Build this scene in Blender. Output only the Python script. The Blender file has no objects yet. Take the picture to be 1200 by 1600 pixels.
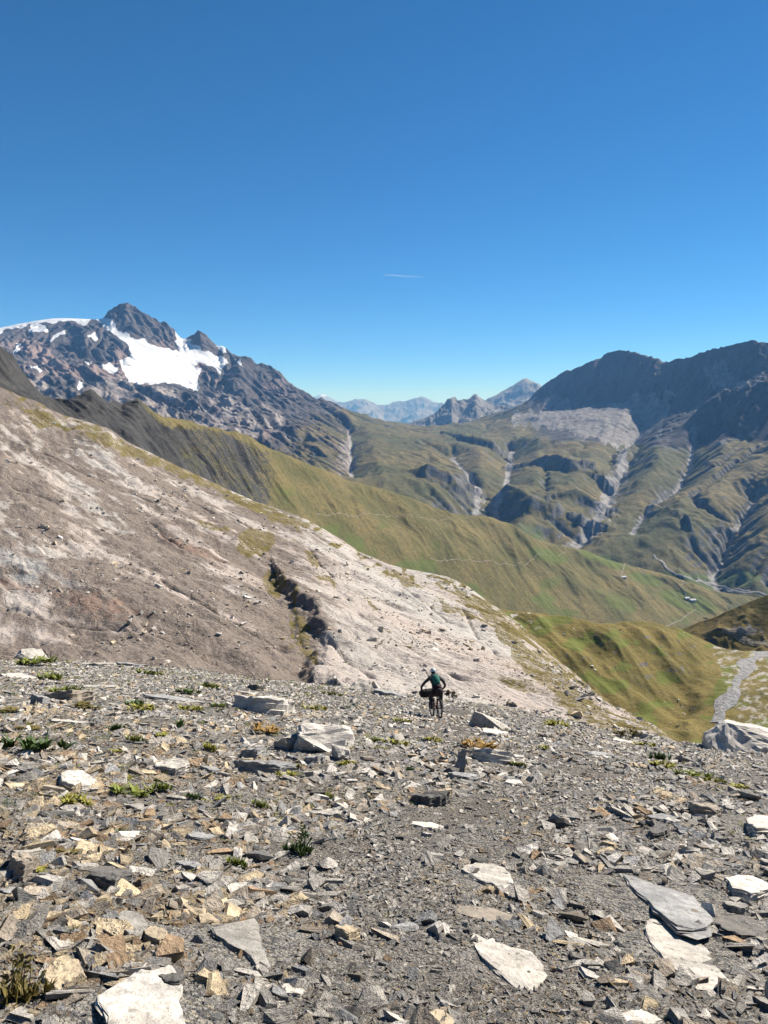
import bpy, bmesh, math, random
import numpy as np
from mathutils import Vector, Matrix, Euler

# ------------------------------------------------------------------ camera, sky, sun, exposure
scn = bpy.context.scene
FPX = 1208.0                      # focal length for a frame 1200 x 1600
PITCH = math.radians(7.07)        # the lens looks down a little
cam_d = bpy.data.cameras.new('camera')
cam = bpy.data.objects.new('camera', cam_d)
scn.collection.objects.link(cam)
cam_d.sensor_fit = 'VERTICAL'; cam_d.sensor_height = 24.0
cam_d.lens = 24.0 * FPX / 1600.0
cam_d.clip_start = 0.05; cam_d.clip_end = 200000.0
cam.location = (0, 0, 0)
cam.rotation_euler = (math.radians(90) - PITCH, 0, 0)
scn.camera = cam

SUN_AZ = math.radians(52.0)       # to the right of the view direction (+Y)
SUN_EL = math.radians(41.0)
w = bpy.data.worlds.new('World'); scn.world = w; w.use_nodes = True
wn = w.node_tree.nodes; wl = w.node_tree.links
bg = wn['Background']
sky = wn.new('ShaderNodeTexSky'); sky.sky_type = 'NISHITA'
sky.sun_disc = False
sky.sun_elevation = SUN_EL
sky.sun_rotation = SUN_AZ
sky.altitude = 2500; sky.air_density = 0.6; sky.dust_density = 0.0; sky.ozone_density = 6.0
hs = wn.new('ShaderNodeHueSaturation'); hs.inputs['Hue'].default_value = 0.494; hs.inputs['Saturation'].default_value = 1.19      # clear alpine blue
wl.new(sky.outputs[0], hs.inputs['Color']); wl.new(hs.outputs[0], bg.inputs[0])
bg.inputs[1].default_value = 0.077
sun_d = bpy.data.lights.new('sun', 'SUN'); sun_d.energy = 5.0; sun_d.angle = math.radians(0.53)
sun_d.color = (1.0, 0.955, 0.89)
sun = bpy.data.objects.new('sun', sun_d); scn.collection.objects.link(sun)
SUN_DIR = Vector((math.sin(SUN_AZ) * math.cos(SUN_EL), math.cos(SUN_AZ) * math.cos(SUN_EL), math.sin(SUN_EL)))
sun.rotation_euler = SUN_DIR.to_track_quat('Z', 'Y').to_euler()
scn.view_settings.view_transform = 'Standard'; scn.view_settings.look = 'None'
scn.view_settings.exposure = 0.95; scn.view_settings.gamma = 1.0
scn.view_settings.use_curve_mapping = False
scn.cycles.use_denoising = True
scn.cycles.max_bounces = 5; scn.cycles.diffuse_bounces = 1; scn.cycles.glossy_bounces = 2
scn.cycles.transparent_max_bounces = 8; scn.cycles.volume_bounces = 0
COL = scn.collection

# ------------------------------------------------------------------ helpers
CP, SP = math.cos(PITCH), math.sin(PITCH)
def at(px, py, Y):
    """the point at forward distance Y that the lens sees at (px, py) of a 1200 x 1600 frame"""
    a = (px - 600.0) / FPX; b = (800.0 - py) / FPX
    s = Y / (CP + b * SP)
    return np.array([a * s, Y, s * (b * CP - SP)])
def proj(X, Y, Z):
    d = Y * CP - Z * SP
    return 600.0 + FPX * X / d, 800.0 - FPX * (Z * CP + Y * SP) / d

_rng = np.random.RandomState(11)
_PERM = _rng.permutation(1024); _PERM = np.concatenate([_PERM, _PERM])
_ANG = _rng.rand(1024) * 2 * np.pi
_GX, _GY = np.cos(_ANG), np.sin(_ANG)
def perlin(x, y, seed=0):
    x = np.asarray(x, float) + seed * 17.31; y = np.asarray(y, float) - seed * 9.77
    xi = np.floor(x).astype(np.int64); yi = np.floor(y).astype(np.int64)
    xf = x - xi; yf = y - yi
    u = xf * xf * xf * (xf * (xf * 6 - 15) + 10); v = yf * yf * yf * (yf * (yf * 6 - 15) + 10)
    def g(ix, iy, fx, fy):
        h = _PERM[(_PERM[ix & 1023] + iy) & 1023]
        return _GX[h] * fx + _GY[h] * fy
    a = g(xi, yi, xf, yf); b = g(xi + 1, yi, xf - 1, yf)
    c = g(xi, yi + 1, xf, yf - 1); d = g(xi + 1, yi + 1, xf - 1, yf - 1)
    return 1.5 * ((a * (1 - u) + b * u) * (1 - v) + (c * (1 - u) + d * u) * v)
def fbm(x, y, octv=5, seed=0, gain=0.5, lac=2.03):
    s = 0; a = 1.0
    for o in range(octv):
        s = s + a * perlin(x, y, seed + o * 3); a *= gain; x = x * lac; y = y * lac
    return s
def ridged(x, y, octv=5, seed=0, gain=0.55, lac=2.1):
    s = 0; a = 1.0; wgt = 1.0
    for o in range(octv):
        n = 1 - np.abs(perlin(x, y, seed + o * 3)); n = n * n * wgt
        s = s + a * n; wgt = np.clip(n * 1.6, 0, 1); a *= gain; x = x * lac; y = y * lac
    return s
def sstep(a, b, x):
    t = np.clip((x - a) / (b - a), 0, 1); return t * t * (3 - 2 * t)
def inpoly(px, py, poly):
    r = np.zeros(np.shape(px), bool); n = len(poly); j = n - 1
    for i in range(n):
        xi, yi = poly[i]; xj, yj = poly[j]
        if yi != yj:
            c = ((yi > py) != (yj > py)) & (px < (xj - xi) * (py - yi) / (yj - yi) + xi)
            r ^= c
        j = i
    return r
def polydist(x, y, pts):
    """distance to a polyline, side (+ left of travel) and interpolated extra values"""
    best = np.full(np.shape(x), 1e18); side = np.zeros(np.shape(x)); val = np.zeros(np.shape(x))
    for a, b in zip(pts[:-1], pts[1:]):
        dx, dy = b[0] - a[0], b[1] - a[1]; L2 = dx * dx + dy * dy + 1e-12
        t = np.clip(((x - a[0]) * dx + (y - a[1]) * dy) / L2, 0, 1)
        ex = x - a[0] - t * dx; ey = y - a[1] - t * dy; d = ex * ex + ey * ey
        m = d < best
        best = np.where(m, d, best); side = np.where(m, np.sign(dx * ey - dy * ex), side)
        if len(a) > 2: val = np.where(m, a[2] + t * (b[2] - a[2]), val)
    return np.sqrt(best), side, val
def blur(z, n):
    """three box passes of half width n"""
    for _ in range(3):
        for ax in (0, 1):
            p = np.concatenate([np.repeat(np.take(z, [0], ax), n + 1, ax), z, np.repeat(np.take(z, [-1], ax), n, ax)], ax)
            c = np.cumsum(p, ax); k = z.shape[ax]
            z = (np.take(c, range(2 * n + 1, 2 * n + 1 + k), ax) - np.take(c, range(0, k), ax)) / (2 * n + 1)
    return z

def erode(z, cell, iters=18, K=0.02, m=0.5, diff=0.02):
    """stream-power incision on a regular grid; returns the new heights and the drainage area"""
    ny, nx = z.shape; N = ny * nx
    idx = np.arange(N).reshape(ny, nx)
    offs = [(-1, 0), (1, 0), (0, -1), (0, 1), (-1, -1), (-1, 1), (1, -1), (1, 1)]
    z = z.copy()
    for it in range(iters):
        best = np.zeros((ny, nx)); rec = idx.copy(); dist = np.ones((ny, nx)) * cell
        for oy, ox in offs:
            d = cell * (1.41421 if oy and ox else 1.0)
            ys = slice(max(0, -oy), ny - max(0, oy)); xs = slice(max(0, -ox), nx - max(0, ox))
            yt = slice(max(0, oy), ny - max(0, -oy)); xt = slice(max(0, ox), nx - max(0, -ox))
            s = (z[ys, xs] - z[yt, xt]) / d
            mk = s > best[ys, xs]
            best[ys, xs] = np.where(mk, s, best[ys, xs])
            rec[ys, xs] = np.where(mk, idx[yt, xt], rec[ys, xs])
            dist[ys, xs] = np.where(mk, d, dist[ys, xs])
        rec[0, :] = idx[0, :]; rec[-1, :] = idx[-1, :]; rec[:, 0] = idx[:, 0]; rec[:, -1] = idx[:, -1]
        order = np.argsort(z, axis=None)
        ol = order.tolist(); rl = rec.ravel().tolist()
        A = [1.0] * N
        for i in reversed(ol):
            r = rl[i]
            if r != i: A[r] += A[i]
        An = np.array(A)
        f = (K * np.power(An, m) / dist.ravel() * cell).tolist()
        zl = z.ravel().tolist()
        for i in ol:
            r = rl[i]
            if r != i:
                k = f[i]; zr = zl[r]
                if zl[i] > zr: zl[i] = (zl[i] + k * zr) / (1 + k)
        z = np.array(zl).reshape(ny, nx)
        if diff: z = z * (1 - diff) + blur(z, 1) * diff
    return z, An.reshape(ny, nx)

class Sampler:
    def __init__(s, arr, x0, y0, cell): s.a = arr; s.x0 = x0; s.y0 = y0; s.c = cell
    def __call__(s, X, Y):
        ny, nx = s.a.shape
        u = np.clip((X - s.x0) / s.c, 0, nx - 1.001); v = np.clip((Y - s.y0) / s.c, 0, ny - 1.001)
        i = u.astype(int); j = v.astype(int); u = u - i; v = v - j
        def w4(t): return (-.5*t+t*t-.5*t**3, 1-2.5*t*t+1.5*t**3, .5*t+2*t*t-1.5*t**3, -.5*t*t+.5*t**3)
        wu, wv = w4(u), w4(v); a = s.a; r = 0
        for k in range(4):
            jj = np.clip(j + k - 1, 0, ny - 1); row = 0
            for l in range(4): row = row + wu[l] * a[jj, np.clip(i + l - 1, 0, nx - 1)]
            r = r + wv[k] * row
        return r

class Lines:
    """a base height field strung between profile lines (near to far) of (px, py, Y)"""
    def __init__(s, lines, back=None, smooth=0):
        s.L = []
        for ln in lines:
            P = np.array([at(*p) for p in ln]); q = P[:, 0] / P[:, 1]; o = np.argsort(q)
            qq = np.linspace(-1.0, 1.0, 1600); Y = np.interp(qq, q[o], P[o, 1]); Z = np.interp(qq, q[o], P[o, 2])
            if smooth:
                Y = blur(Y[None, :].repeat(2, 0), smooth)[0]; Z = blur(Z[None, :].repeat(2, 0), smooth)[0]
            s.L.append((qq, Y, Z))
        if back:
            qq, Y, Z = s.L[-1]; s.L.append((qq, Y + back[0], Z - back[0] * back[1]))
    def rows(s, q):
        return np.array([np.interp(q, a, b) for a, b, c in s.L]), np.array([np.interp(q, a, c) for a, b, c in s.L])
    def base(s, X, Y):
        sh = np.shape(X); X = np.ravel(X); Y = np.ravel(Y)
        q = X / Y; Ys, Zs = s.rows(q)
        z = Zs[0] + (Y - Ys[0]) * (Zs[1] - Zs[0]) / (Ys[1] - Ys[0])
        for i in range(len(Ys) - 1):
            t = (Y - Ys[i]) / (Ys[i + 1] - Ys[i])
            m = t >= 0
            if i == len(Ys) - 2: t = np.clip(t, 0, 3)
            z = np.where(m, Zs[i] + t * (Zs[i + 1] - Zs[i]), z)
        return z.reshape(sh)

def hit(zf, px, py, y0, y1, n=600):
    """first crossing of the view ray through (px, py) with the height field zf"""
    Y = np.geomspace(y0, y1, n)
    d = at(px, py, 1.0)
    for _ in range(2):
        g = d[2] * Y - zf(d[0] * Y, Y)
        k = np.nonzero(g < 0)[0]
        if len(k) == 0: return np.array([d[0] * y1, y1, float(zf(np.array([d[0] * y1]), np.array([y1]))[0])])
        k = max(1, k[0]); Y = np.linspace(Y[k - 1], Y[k], 40)
    y = Y[0]
    return np.array([d[0] * y, y, float(zf(np.array([d[0] * y]), np.array([y]))[0])])

def tag(o, label=None, cat=None, group=None, kind=None):
    if label: o['label'] = label
    if cat: o['category'] = cat
    if group: o['group'] = group
    if kind: o['kind'] = kind
    return o
def mesh_np(name, V, F, mat, attrs=None, smooth=True, parent=None, link=True):
    me = bpy.data.meshes.new(name); V = np.asarray(V, np.float32); F = np.asarray(F, np.int32)
    me.vertices.add(len(V)); me.vertices.foreach_set('co', V.ravel())
    n = F.shape[1]
    me.loops.add(F.size); me.loops.foreach_set('vertex_index', F.ravel())
    me.polygons.add(len(F)); me.polygons.foreach_set('loop_start', np.arange(0, F.size, n, dtype=np.int32))
    me.polygons.foreach_set('use_smooth', np.full(len(F), smooth))
    me.update(calc_edges=True)
    if attrs:
        for k, v in attrs.items():
            a = me.attributes.new(k, 'FLOAT_COLOR', 'POINT'); a.data.foreach_set('color', np.asarray(v, np.float32).ravel())
    if mat: me.materials.append(mat)
    o = bpy.data.objects.new(name, me)
    if parent: o.parent = parent
    if link: COL.objects.link(o)
    return o
def grid_faces(nr, nc):
    i = np.arange(nr - 1)[:, None] * nc + np.arange(nc - 1)[None, :]
    return np.stack([i, i + 1, i + nc + 1, i + nc], -1)          # rows run away from the camera, columns to the right

# ------------------------------------------------------------------ material helpers
class NT:
    def __init__(s, name):
        s.m = bpy.data.materials.new(name); s.m.use_nodes = True
        s.n = s.m.node_tree.nodes; s.l = s.m.node_tree.links
        s.b = s.n['Principled BSDF']; s.b.inputs['Roughness'].default_value = 0.9
        s.b.inputs['Specular IOR Level'].default_value = 0.15
        s.tc = s.n.new('ShaderNodeTexCoord')
    def put(s, sock, v):
        if isinstance(v, bpy.types.NodeSocket): s.l.new(v, sock)
        elif isinstance(v, (tuple, list)): sock.default_value = tuple(v) + ((1.0,) if len(v) == 3 and len(sock.default_value) == 4 else ())
        else: sock.default_value = v
    def mapping(s, scale=(1, 1, 1), rot=(0, 0, 0), src='Object', vec=None):
        n = s.n.new('ShaderNodeMapping'); s.l.new(vec or s.tc.outputs[src], n.inputs[0])
        n.inputs['Scale'].default_value = scale; n.inputs['Rotation'].default_value = rot
        return n.outputs[0]
    def noise(s, scale, detail=4, rough=0.55, vec=None, dist=0.0, out=0):
        n = s.n.new('ShaderNodeTexNoise'); s.l.new(vec or s.tc.outputs['Object'], n.inputs['Vector'])
        n.inputs['Scale'].default_value = scale; n.inputs['Detail'].default_value = detail
        n.inputs['Roughness'].default_value = rough; n.inputs['Distortion'].default_value = dist
        return n.outputs[out]
    def voronoi(s, scale, feature='F1', vec=None, rand=1.0, out='Distance'):
        n = s.n.new('ShaderNodeTexVoronoi'); n.feature = feature
        s.l.new(vec or s.tc.outputs['Object'], n.inputs['Vector']); n.inputs['Scale'].default_value = scale
        n.inputs['Randomness'].default_value = rand
        return n.outputs[out]
    def ramp(s, f, stops, interp='LINEAR'):
        n = s.n.new('ShaderNodeValToRGB'); s.put(n.inputs[0], f); e = n.color_ramp.elements; n.color_ramp.interpolation = interp
        while len(e) < len(stops): e.new(0.5)
        for k, (p, c) in enumerate(stops):
            e[k].position = p; e[k].color = (c, c, c, 1) if isinstance(c, (int, float)) else tuple(c) + (1,)
        return n.outputs[0]
    def mix(s, f, a, b, blend='MIX'):
        n = s.n.new('ShaderNodeMix'); n.data_type = 'RGBA'; n.blend_type = blend
        s.put(n.inputs[0], f); s.put(n.inputs[6], a); s.put(n.inputs[7], b)
        return n.outputs[2]
    def math(s, op, a, b=0.0, clamp=False):
        n = s.n.new('ShaderNodeMath'); n.operation = op; n.use_clamp = clamp
        s.put(n.inputs[0], a); s.put(n.inputs[1], b); return n.outputs[0]
    def attr(s, name, kind='GEOMETRY'):
        n = s.n.new('ShaderNodeAttribute'); n.attribute_name = name; n.attribute_type = kind; return n
    def sep(s, c):
        n = s.n.new('ShaderNodeSeparateColor'); s.l.new(c, n.inputs[0]); return n.outputs
    def bump(s, h, dist, strength=1.0, normal=None):
        n = s.n.new('ShaderNodeBump'); s.put(n.inputs['Height'], h); n.inputs['Distance'].default_value = dist
        n.inputs['Strength'].default_value = strength
        if normal: s.l.new(normal, n.inputs['Normal'])
        return n.outputs[0]
    def done(s, col, normal=None, rough=None):
        s.put(s.b.inputs['Base Color'], col)
        if normal: s.l.new(normal, s.b.inputs['Normal'])
        if rough is not None: s.put(s.b.inputs['Roughness'], rough)
        return s.m
def soft(t, mask, nz, width=0.25, amt=1.0):
    """break a 0..1 mask up with noise into a ragged edge"""
    v = t.math('ADD', mask, t.math('MULTIPLY', t.math('SUBTRACT', nz, 0.5), amt))
    return t.ramp(v, [(0.5 - width / 2, 0.0), (0.5 + width / 2, 1.0)])

def mountain_mat(name, size, rock_a, rock_b, grass_a, grass_b, scree_a, scree_b, third, bump=0.25, aniso=None):
    """attribute 'mask': r grass, g scree, b snow, a third colour (red earth / bright meadow)"""
    t = NT(name); k = 1.0 / size
    vec = t.mapping(scale=aniso[0], rot=aniso[1]) if aniso else t.tc.outputs['Object']
    at_ = t.attr('mask'); r, g, b = t.sep(at_.outputs['Color'])[:3]; a = at_.outputs['Alpha']
    n1 = t.noise(k, 6, 0.6, vec); n2 = t.noise(k * 4.3, 5, 0.6, vec); n3 = t.noise(k * 0.35, 4, 0.55)
    n4 = t.noise(k * 13, 4, 0.65)
    rock = t.mix(t.ramp(n1, [(0.35, 0.0), (0.65, 1.0)]), rock_a, rock_b)
    rock = t.mix(t.ramp(n2, [(0.38, 0.55), (0.62, 0.0)]), rock, tuple(c * 0.62 for c in rock_a))
    grass = t.mix(t.ramp(n3, [(0.38, 0.0), (0.62, 1.0)]), grass_a, grass_b)
    grass = t.mix(t.ramp(n2, [(0.40, 0.5), (0.6, 0.0)]), grass, tuple(c * 0.6 for c in grass_a))
    scree = t.mix(t.ramp(n2, [(0.35, 0.0), (0.65, 1.0)]), scree_a, scree_b)
    c = t.mix(soft(t, r, n2, 0.3, 1.1), rock, grass)
    c = t.mix(soft(t, a, n2, 0.35, 0.9), c, third)
    c = t.mix(soft(t, g, n2, 0.4, 0.8), c, scree)
    c = t.mix(0.55, c, t.mix(t.ramp(n4, [(0.3, 0.0), (0.7, 1.0)]), (0.55,) * 3, (1.45,) * 3), 'MULTIPLY')
    sn = soft(t, b, n1, 0.12, 0.45)
    c = t.mix(sn, c, t.mix(t.ramp(n2, [(0.35, 0.0), (0.7, 1.0)]), (0.50, 0.52, 0.55), (0.70, 0.71, 0.72)))
    h = t.math('ADD', t.math('MULTIPLY', n1, 1.0), t.math('MULTIPLY', n2, 0.35))
    h = t.math('ADD', h, t.math('MULTIPLY', n4, 0.12))
    st = t.math('SUBTRACT', 1.0, t.math('MULTIPLY', sn, 0.8))
    nb = t.n.new('ShaderNodeBump'); t.put(nb.inputs['Height'], h); nb.inputs['Distance'].default_value = size * bump; t.put(nb.inputs['Strength'], st)
    return t.done(c, nb.outputs[0], 0.92)
# ------------------------------------------------------------------ the far side of the valley: glacier massif, brown slopes, shaded mountain
SKY_L = [(-400,560,7600),(-250,540,7400),(-100,522,7300),(0,506,7200),(20,498,7200),(60,488,7200),(75,481,7200),(92,478,7200),(130,485,7150),(160,489,7100),(168,487,7000),
    (172,481,6950),(184,476,6950),(196,470,6950),(206,474,6950),(214,486,6930),(225,494,6930),(245,502,6920),(262,510,6900),(276,520,6880),(284,530,6870),(300,528,6860),(306,524,6850),(313,519,6850),
    (322,528,6830),(332,538,6800),(342,545,6780),(350,542,6770),(360,556,6750),(372,559,6730),(386,560,6700),(400,567,6690),(420,576,6660),(440,586,6640),(452,600,6620),(466,612,6600),
    (480,618,6580),(492,626,6560),(506,627,6540),(522,633,6540),(541,643,6560),(556,650,6600),(564,653,6640),(575,648,6680),(582,656,6700),(600,658,6850),(640,664,7300),
    (680,670,7700),(720,664,8000),(760,652,8100),(800,640,8000),(818,632,7950),(834,617,7900),(846,604,7800),(857,597,7700),(870,590,7600),(884,581,7500),(892,581,7450),(905,573,7350),
    (918,569,7250),(928,566,7200),(940,562,7250),(952,554,7180),(966,550,7080),(980,548,6980),(1000,551,6820),(1016,556,6660),(1034,563,6520),(1048,568,6300),(1060,566,6200),
    (1075,562,6100),(1090,556,6000),(1100,554,5950),(1115,545,5850),(1130,544,5750),(1145,540,5700),(1160,538,5650),(1175,534,5600),(1188,539,5550),(1200,543,5500),(1300,560,5300),(1450,600,5000),(1700,620,4800)]
M_BASE = Lines([
    [(-400,760,2500),(0,740,2500),(200,770,2500),(400,820,2450),(600,880,2400),(800,920,2350),(950,955,2300),(1130,975,2300),(1300,1000,2250),(1700,1030,2200)],
    [(-400,720,3000),(0,690,3000),(200,720,3000),(400,770,3000),(600,830,2950),(800,870,2900),(950,905,2800),(1130,935,2650),(1300,960,2550),(1700,990,2500)],
    [(-400,650,3600),(0,640,3700),(200,668,3700),(400,705,3700),(550,735,3600),(640,752,3550),(700,762,3500),(780,775,3450),(850,800,3350),(920,795,3300),(1000,815,3200),(1130,840,3000),(1300,840,2850),(1700,840,2800)],
    [(-400,600,4500),(0,592,4600),(200,615,4600),(330,645,4600),(450,668,4600),(550,688,4600),(700,706,4700),(850,715,4700),(980,702,4600),(1100,715,4100),(1200,715,3800),(1300,690,3700),(1700,660,3600)],
    [(-400,560,5700),(0,548,5800),(130,555,5900),(200,575,5900),(330,610,5900),(450,632,5800),(530,652,5800),(650,678,6200),(760,668,6900),(840,640,7100),(900,636,6800),(960,642,6350),(1040,640,5750),(1110,640,5200),(1180,640,4850),(1300,620,4600),(1700,600,4400)],
    [(-400,560,6600),(0,527,6500),(130,520,6500),(200,528,6450),(330,574,6350),(450,615,6250),(530,646,6200),(650,671,6700),(760,660,7450),(830,632,7500),(860,618,7300),(900,612,7050),(960,617,6680),(1000,608,6350),(1040,622,6000),(1070,600,5900),(1100,580,5800),(1140,574,5600),(1180,588,5300),(1300,592,4950),(1700,600,4600)],
    SKY_L], back=(1200, 0.75))
def ridge_max(z, X, Y, pts, s_left, s_right):
    P = [tuple(at(*p)) for p in pts]
    d, side, v = polydist(X, Y, P)
    return np.maximum(z, v - d * np.where(side > 0, s_left, s_right))
def chan_min(z, X, Y, P, s, depth):
    d, side, v = polydist(X, Y, P)
    return np.minimum(z, np.maximum(z - depth, v - depth + d * s))

SNOW = [[(-200,480),(-60,480),(0,480),(22,478),(60,468),(76,460),(92,458),(130,464),(158,470),(170,500),(190,515),(215,530),(246,540),(272,548),(284,552),(280,536),(270,520),(290,528),(302,528),(300,537),(330,550),(354,566),(350,582),(336,574),(322,574),(314,566),(306,574),(312,590),(310,613),(296,606),(276,602),(250,600),(222,599),(200,596),(192,578),(190,562),(206,552),(200,540),(180,524),(160,512),(150,500),(128,507),(108,500),(96,503),(78,506),(70,503),(50,507),(20,514),(0,520),(-60,528),(-200,530)],
        [(48,508),(60,503),(76,514),(70,518),(52,520)], [(78,526),(88,520),(101,516),(101,524),(86,528),(76,534)],
        [(18,552),(24,538),(36,538),(26,550)], [(138,526),(146,522),(156,528),(152,534)], [(157,575),(170,567),(183,574),(178,584),(164,580)],
        [(44,572),(56,572),(68,578),(62,582)], [(130,566),(140,566),(141,572)], [(336,541),(350,543),(352,549),(342,550)], [(362,560),(378,566),(378,572)],
        [(272,520),(284,530),(290,538),(280,536)], [(130,596),(118,603),(128,606)]]
MC = 24.0; mx = np.arange(-6200, 5600, MC); my = np.arange(2100, 9600, MC)
MX, MY = np.meshgrid(mx, my)
def m_start(X, Y):
    z = M_BASE.base(X, Y)
    # the spurs that stand out from the slopes
    z = ridge_max(z, X, Y, [(1330,560,4300),(1240,588,4450),(1180,604,4600),(1135,609,4800),(1100,632,4750),(1070,668,4600),(1040,705,4450)], 0.75, 0.95)
    z = ridge_max(z, X, Y, [(380,562,6600),(372,590,6000),(400,620,5500),(430,660,5000),(455,690,4500),(480,715,4000)], 0.75, 0.42)
    z = ridge_max(z, X, Y, [(512,630,6300),(548,655,5700),(575,690,5000),(605,735,4250),(640,770,3700)], 0.55, 0.22)
    z = ridge_max(z, X, Y, [(60,500,7000),(100,540,6300),(155,575,5600),(215,618,5000),(270,668,4300)], 0.65, 0.55)
    return z
m0 = m_start(MX, MY); M_RES = Sampler(m0.copy(), mx[0], my[0], MC)
m0 += 20 * fbm(MX / 700, MY / 700, 5, 3)
# gorges and streams cut into the far side
GORGES = [[(1010,640),(985,680),(972,702),(970,725),(952,750),(945,778),(925,800),(908,822),(872,838)],
          [(1085,680),(1075,720),(1060,745),(1030,765),(1005,790),(985,820)],
          [(545,660),(548,690),(545,712),(551,735)],
          [(705,700),(735,728),(748,750),(742,775),(730,800)],
          [(800,690),(795,720),(790,745),(770,775),(762,800)],
          [(1180,760),(1140,820),(1130,845),(1114,870),(1128,905)]]
GW = []
for gpts in GORGES:
    GW.append([tuple(hit(lambda x, y: M_BASE.base(x, y), px, py, 2400, 7500)) for px, py in gpts])
for k, P in enumerate(GW):
    d, _, _ = polydist(MX, MY, P)
    dp = (95, 70, 60, 80, 90, 70)[k]; wd = (170, 150, 140, 170, 170, 130)[k]
    m0 = m0 - dp * np.clip(1 - d / wd, 0, 1) ** 1.2
m1, MA = erode(m0, MC, 22, 0.030, 0.46, 0.015)
dz = m1 - m0; dz = dz - blur(dz, 14)
dz = dz * (1 - 0.42 * sstep(-0.08, 0.02, MX / MY) * sstep(150, 0, m0))
M_DET = Sampler(m0 + dz, mx[0], my[0], MC)
_pp = proj(MX, MY, m0 + dz); _sn = np.zeros_like(m0)
for p in SNOW: _sn = np.where(inpoly(_pp[0], _pp[1], p), 1.0, _sn)
_sn = np.clip(blur(_sn, 2) * 2 - 0.8, 0, 1); _h = m0 + dz; _h = _h * (1 - _sn) + blur(_h, 7) * _sn
M_DET = Sampler(_h, mx[0], my[0], MC)
M_FLOW = Sampler(np.log10(blur(MA, 1) + 1), mx[0], my[0], MC)
# knolls and scarps whose steep side looks back down the valley: (px, py of the brow, py of the foot)
KNOLLS = [([(826,722,728),(850,706,728),(872,703,733),(892,714,738),(906,734,738)], 1.1, .16),
          ([(640,735,742),(668,716,752),(700,726,762),(716,745,764)], 1.0, .22),
          ([(690,672,678),(730,676,692),(770,684,706),(792,702,712)], 1.1, .10),
          ([(770,775,782),(792,745,795),(830,762,802),(868,780,806),(880,798,804)], 1.0, .25),
          ([(985,803,806),(1010,785,802),(1060,794,812),(1110,804,818),(1140,818,822)], 0.8, .2),
          ([(830,826,829),(840,812,826),(860,818,828)], 1.2, .3),
          ([(880,765,775),(900,752,785),(925,775,800)], 1.0, .3),
          ([(960,735,742),(975,700,730),(990,690,712)], 0.9, .4)]
KN = []
for pts, steep, back in KNOLLS:
    P = []; Hm = []
    for px, pt, pf in pts:
        F_ = hit(lambda x, y: M_DET(x, y), px, pf, 2400, 8000)
        H = 0.7 * (pf - pt) / FPX * F_[1]; s = 1 + H / steep / F_[1]
        P.append((F_[0] * s, F_[1] * s, F_[2] + H)); Hm.append(H)
    KN.append((P, steep, back, max(Hm)))
def m_zf(X, Y):
    z = M_DET(X, Y)
    for P, steep, back, Hk in KN:
        d, side, v = polydist(X, Y, P)       # points run left to right: the far side is on the left
        jag = 14 * fbm(X / 110, Y / 110, 4, 21) + 12 * (ridged(X / 70, Y / 90, 3, 22) - 0.9)
        z = np.maximum(z, v + jag * np.clip(d / 60, 0, 1) - d * np.where(side > 0, back, steep) - np.where(side > 0, 1.2 * np.maximum(0, d - 2.2 * Hk / steep), 3 * np.maximum(0, d - Hk / steep)))
    q = X / Y
    Ys, _ = M_BASE.rows(np.ravel(q)); dc = (np.ravel(Y) - Ys[-2]).reshape(np.shape(Y))
    e = 1 - (0.70 - 0.25 * sstep(-0.12, -0.2, q) * sstep(-0.42, -0.34, q)) * np.exp(-(dc / 120) ** 2)                      # crests keep their drawn line
    px, py = proj(X, Y, z); sn = np.zeros(np.shape(X))
    for p in SNOW:
        for oy in (-7, 0, 7): sn = np.where(inpoly(px, py + oy, p), 1.0, sn)
    z = z + (m_start(X, Y) - M_RES(X, Y)) * np.exp(-(dc / 200) ** 2)      # the crest line finer than the eroded grid
    cr = np.exp(-(dc / 90) ** 2) * (1 - sn)
    z = z + cr * (13 * (ridged(X / 75, Y / 75, 4, 19) - 0.95) + 6 * fbm(X / 26, Y / 26, 3, 20)) * np.where(q > -0.06, 0.4, 1.0)
    e = e * (1 - 0.94 * sn)
    hi = np.maximum(sstep(60, 260, z), sstep(-0.04, -0.14, q))
    # ribs and couloirs that run down the fall line, different on the two mountains
    wr = fbm(X / 420, Y / 420, 3, 15)
    uf = X * 0.80 + Y * 0.60; vf = X * 0.60 - Y * 0.80
    ug = X * 0.86 - Y * 0.50; vg = X * 0.50 + Y * 0.86
    m = sstep(-0.02, 0.12, q)
    rf = lambda L, st, o, sd: (1 - m) * ridged(uf / L + 0.5 * wr, vf / (L * st), o, sd) + m * ridged(ug / L + 0.5 * wr, vg / (L * st), o, sd)
    z = z + e * hi * (36 * (rf(300, 5.0, 5, 16) - 0.95) + 20 * (rf(90, 5.0, 4, 17) - 0.95) + 3 * (ridged(X / 45, Y / 60, 3, 18) - 0.95))
    z = z + e * (1 - hi) * 11 * (ridged(X / 260 + 0.3 * wr, Y / 420, 5, 7) - 0.9) + e * 4 * fbm(X / 60, Y / 60, 4, 9)
    return z

def polar_grid(base, px0, px1, nc, segrows, zf, backrows=0):
    q = np.linspace((px0 - 600) / FPX, (px1 - 600) / FPX, nc)
    Ys, _ = base.rows(q); out = []
    for i, n in enumerate(segrows):
        t = np.arange(n) / n
        out.append(Ys[i][None, :] * (1 - t[:, None]) + Ys[i + 1][None, :] * t[:, None])
    out.append(Ys[len(segrows)][None, :])
    Y = np.concatenate(out, 0); X = Y * q[None, :]
    return X, Y, zf(X, Y)
X, Y, Z = polar_grid(M_BASE, -330, 1500, 1150, [22, 36, 110, 105, 75, 80, 12], m_zf)
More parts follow.
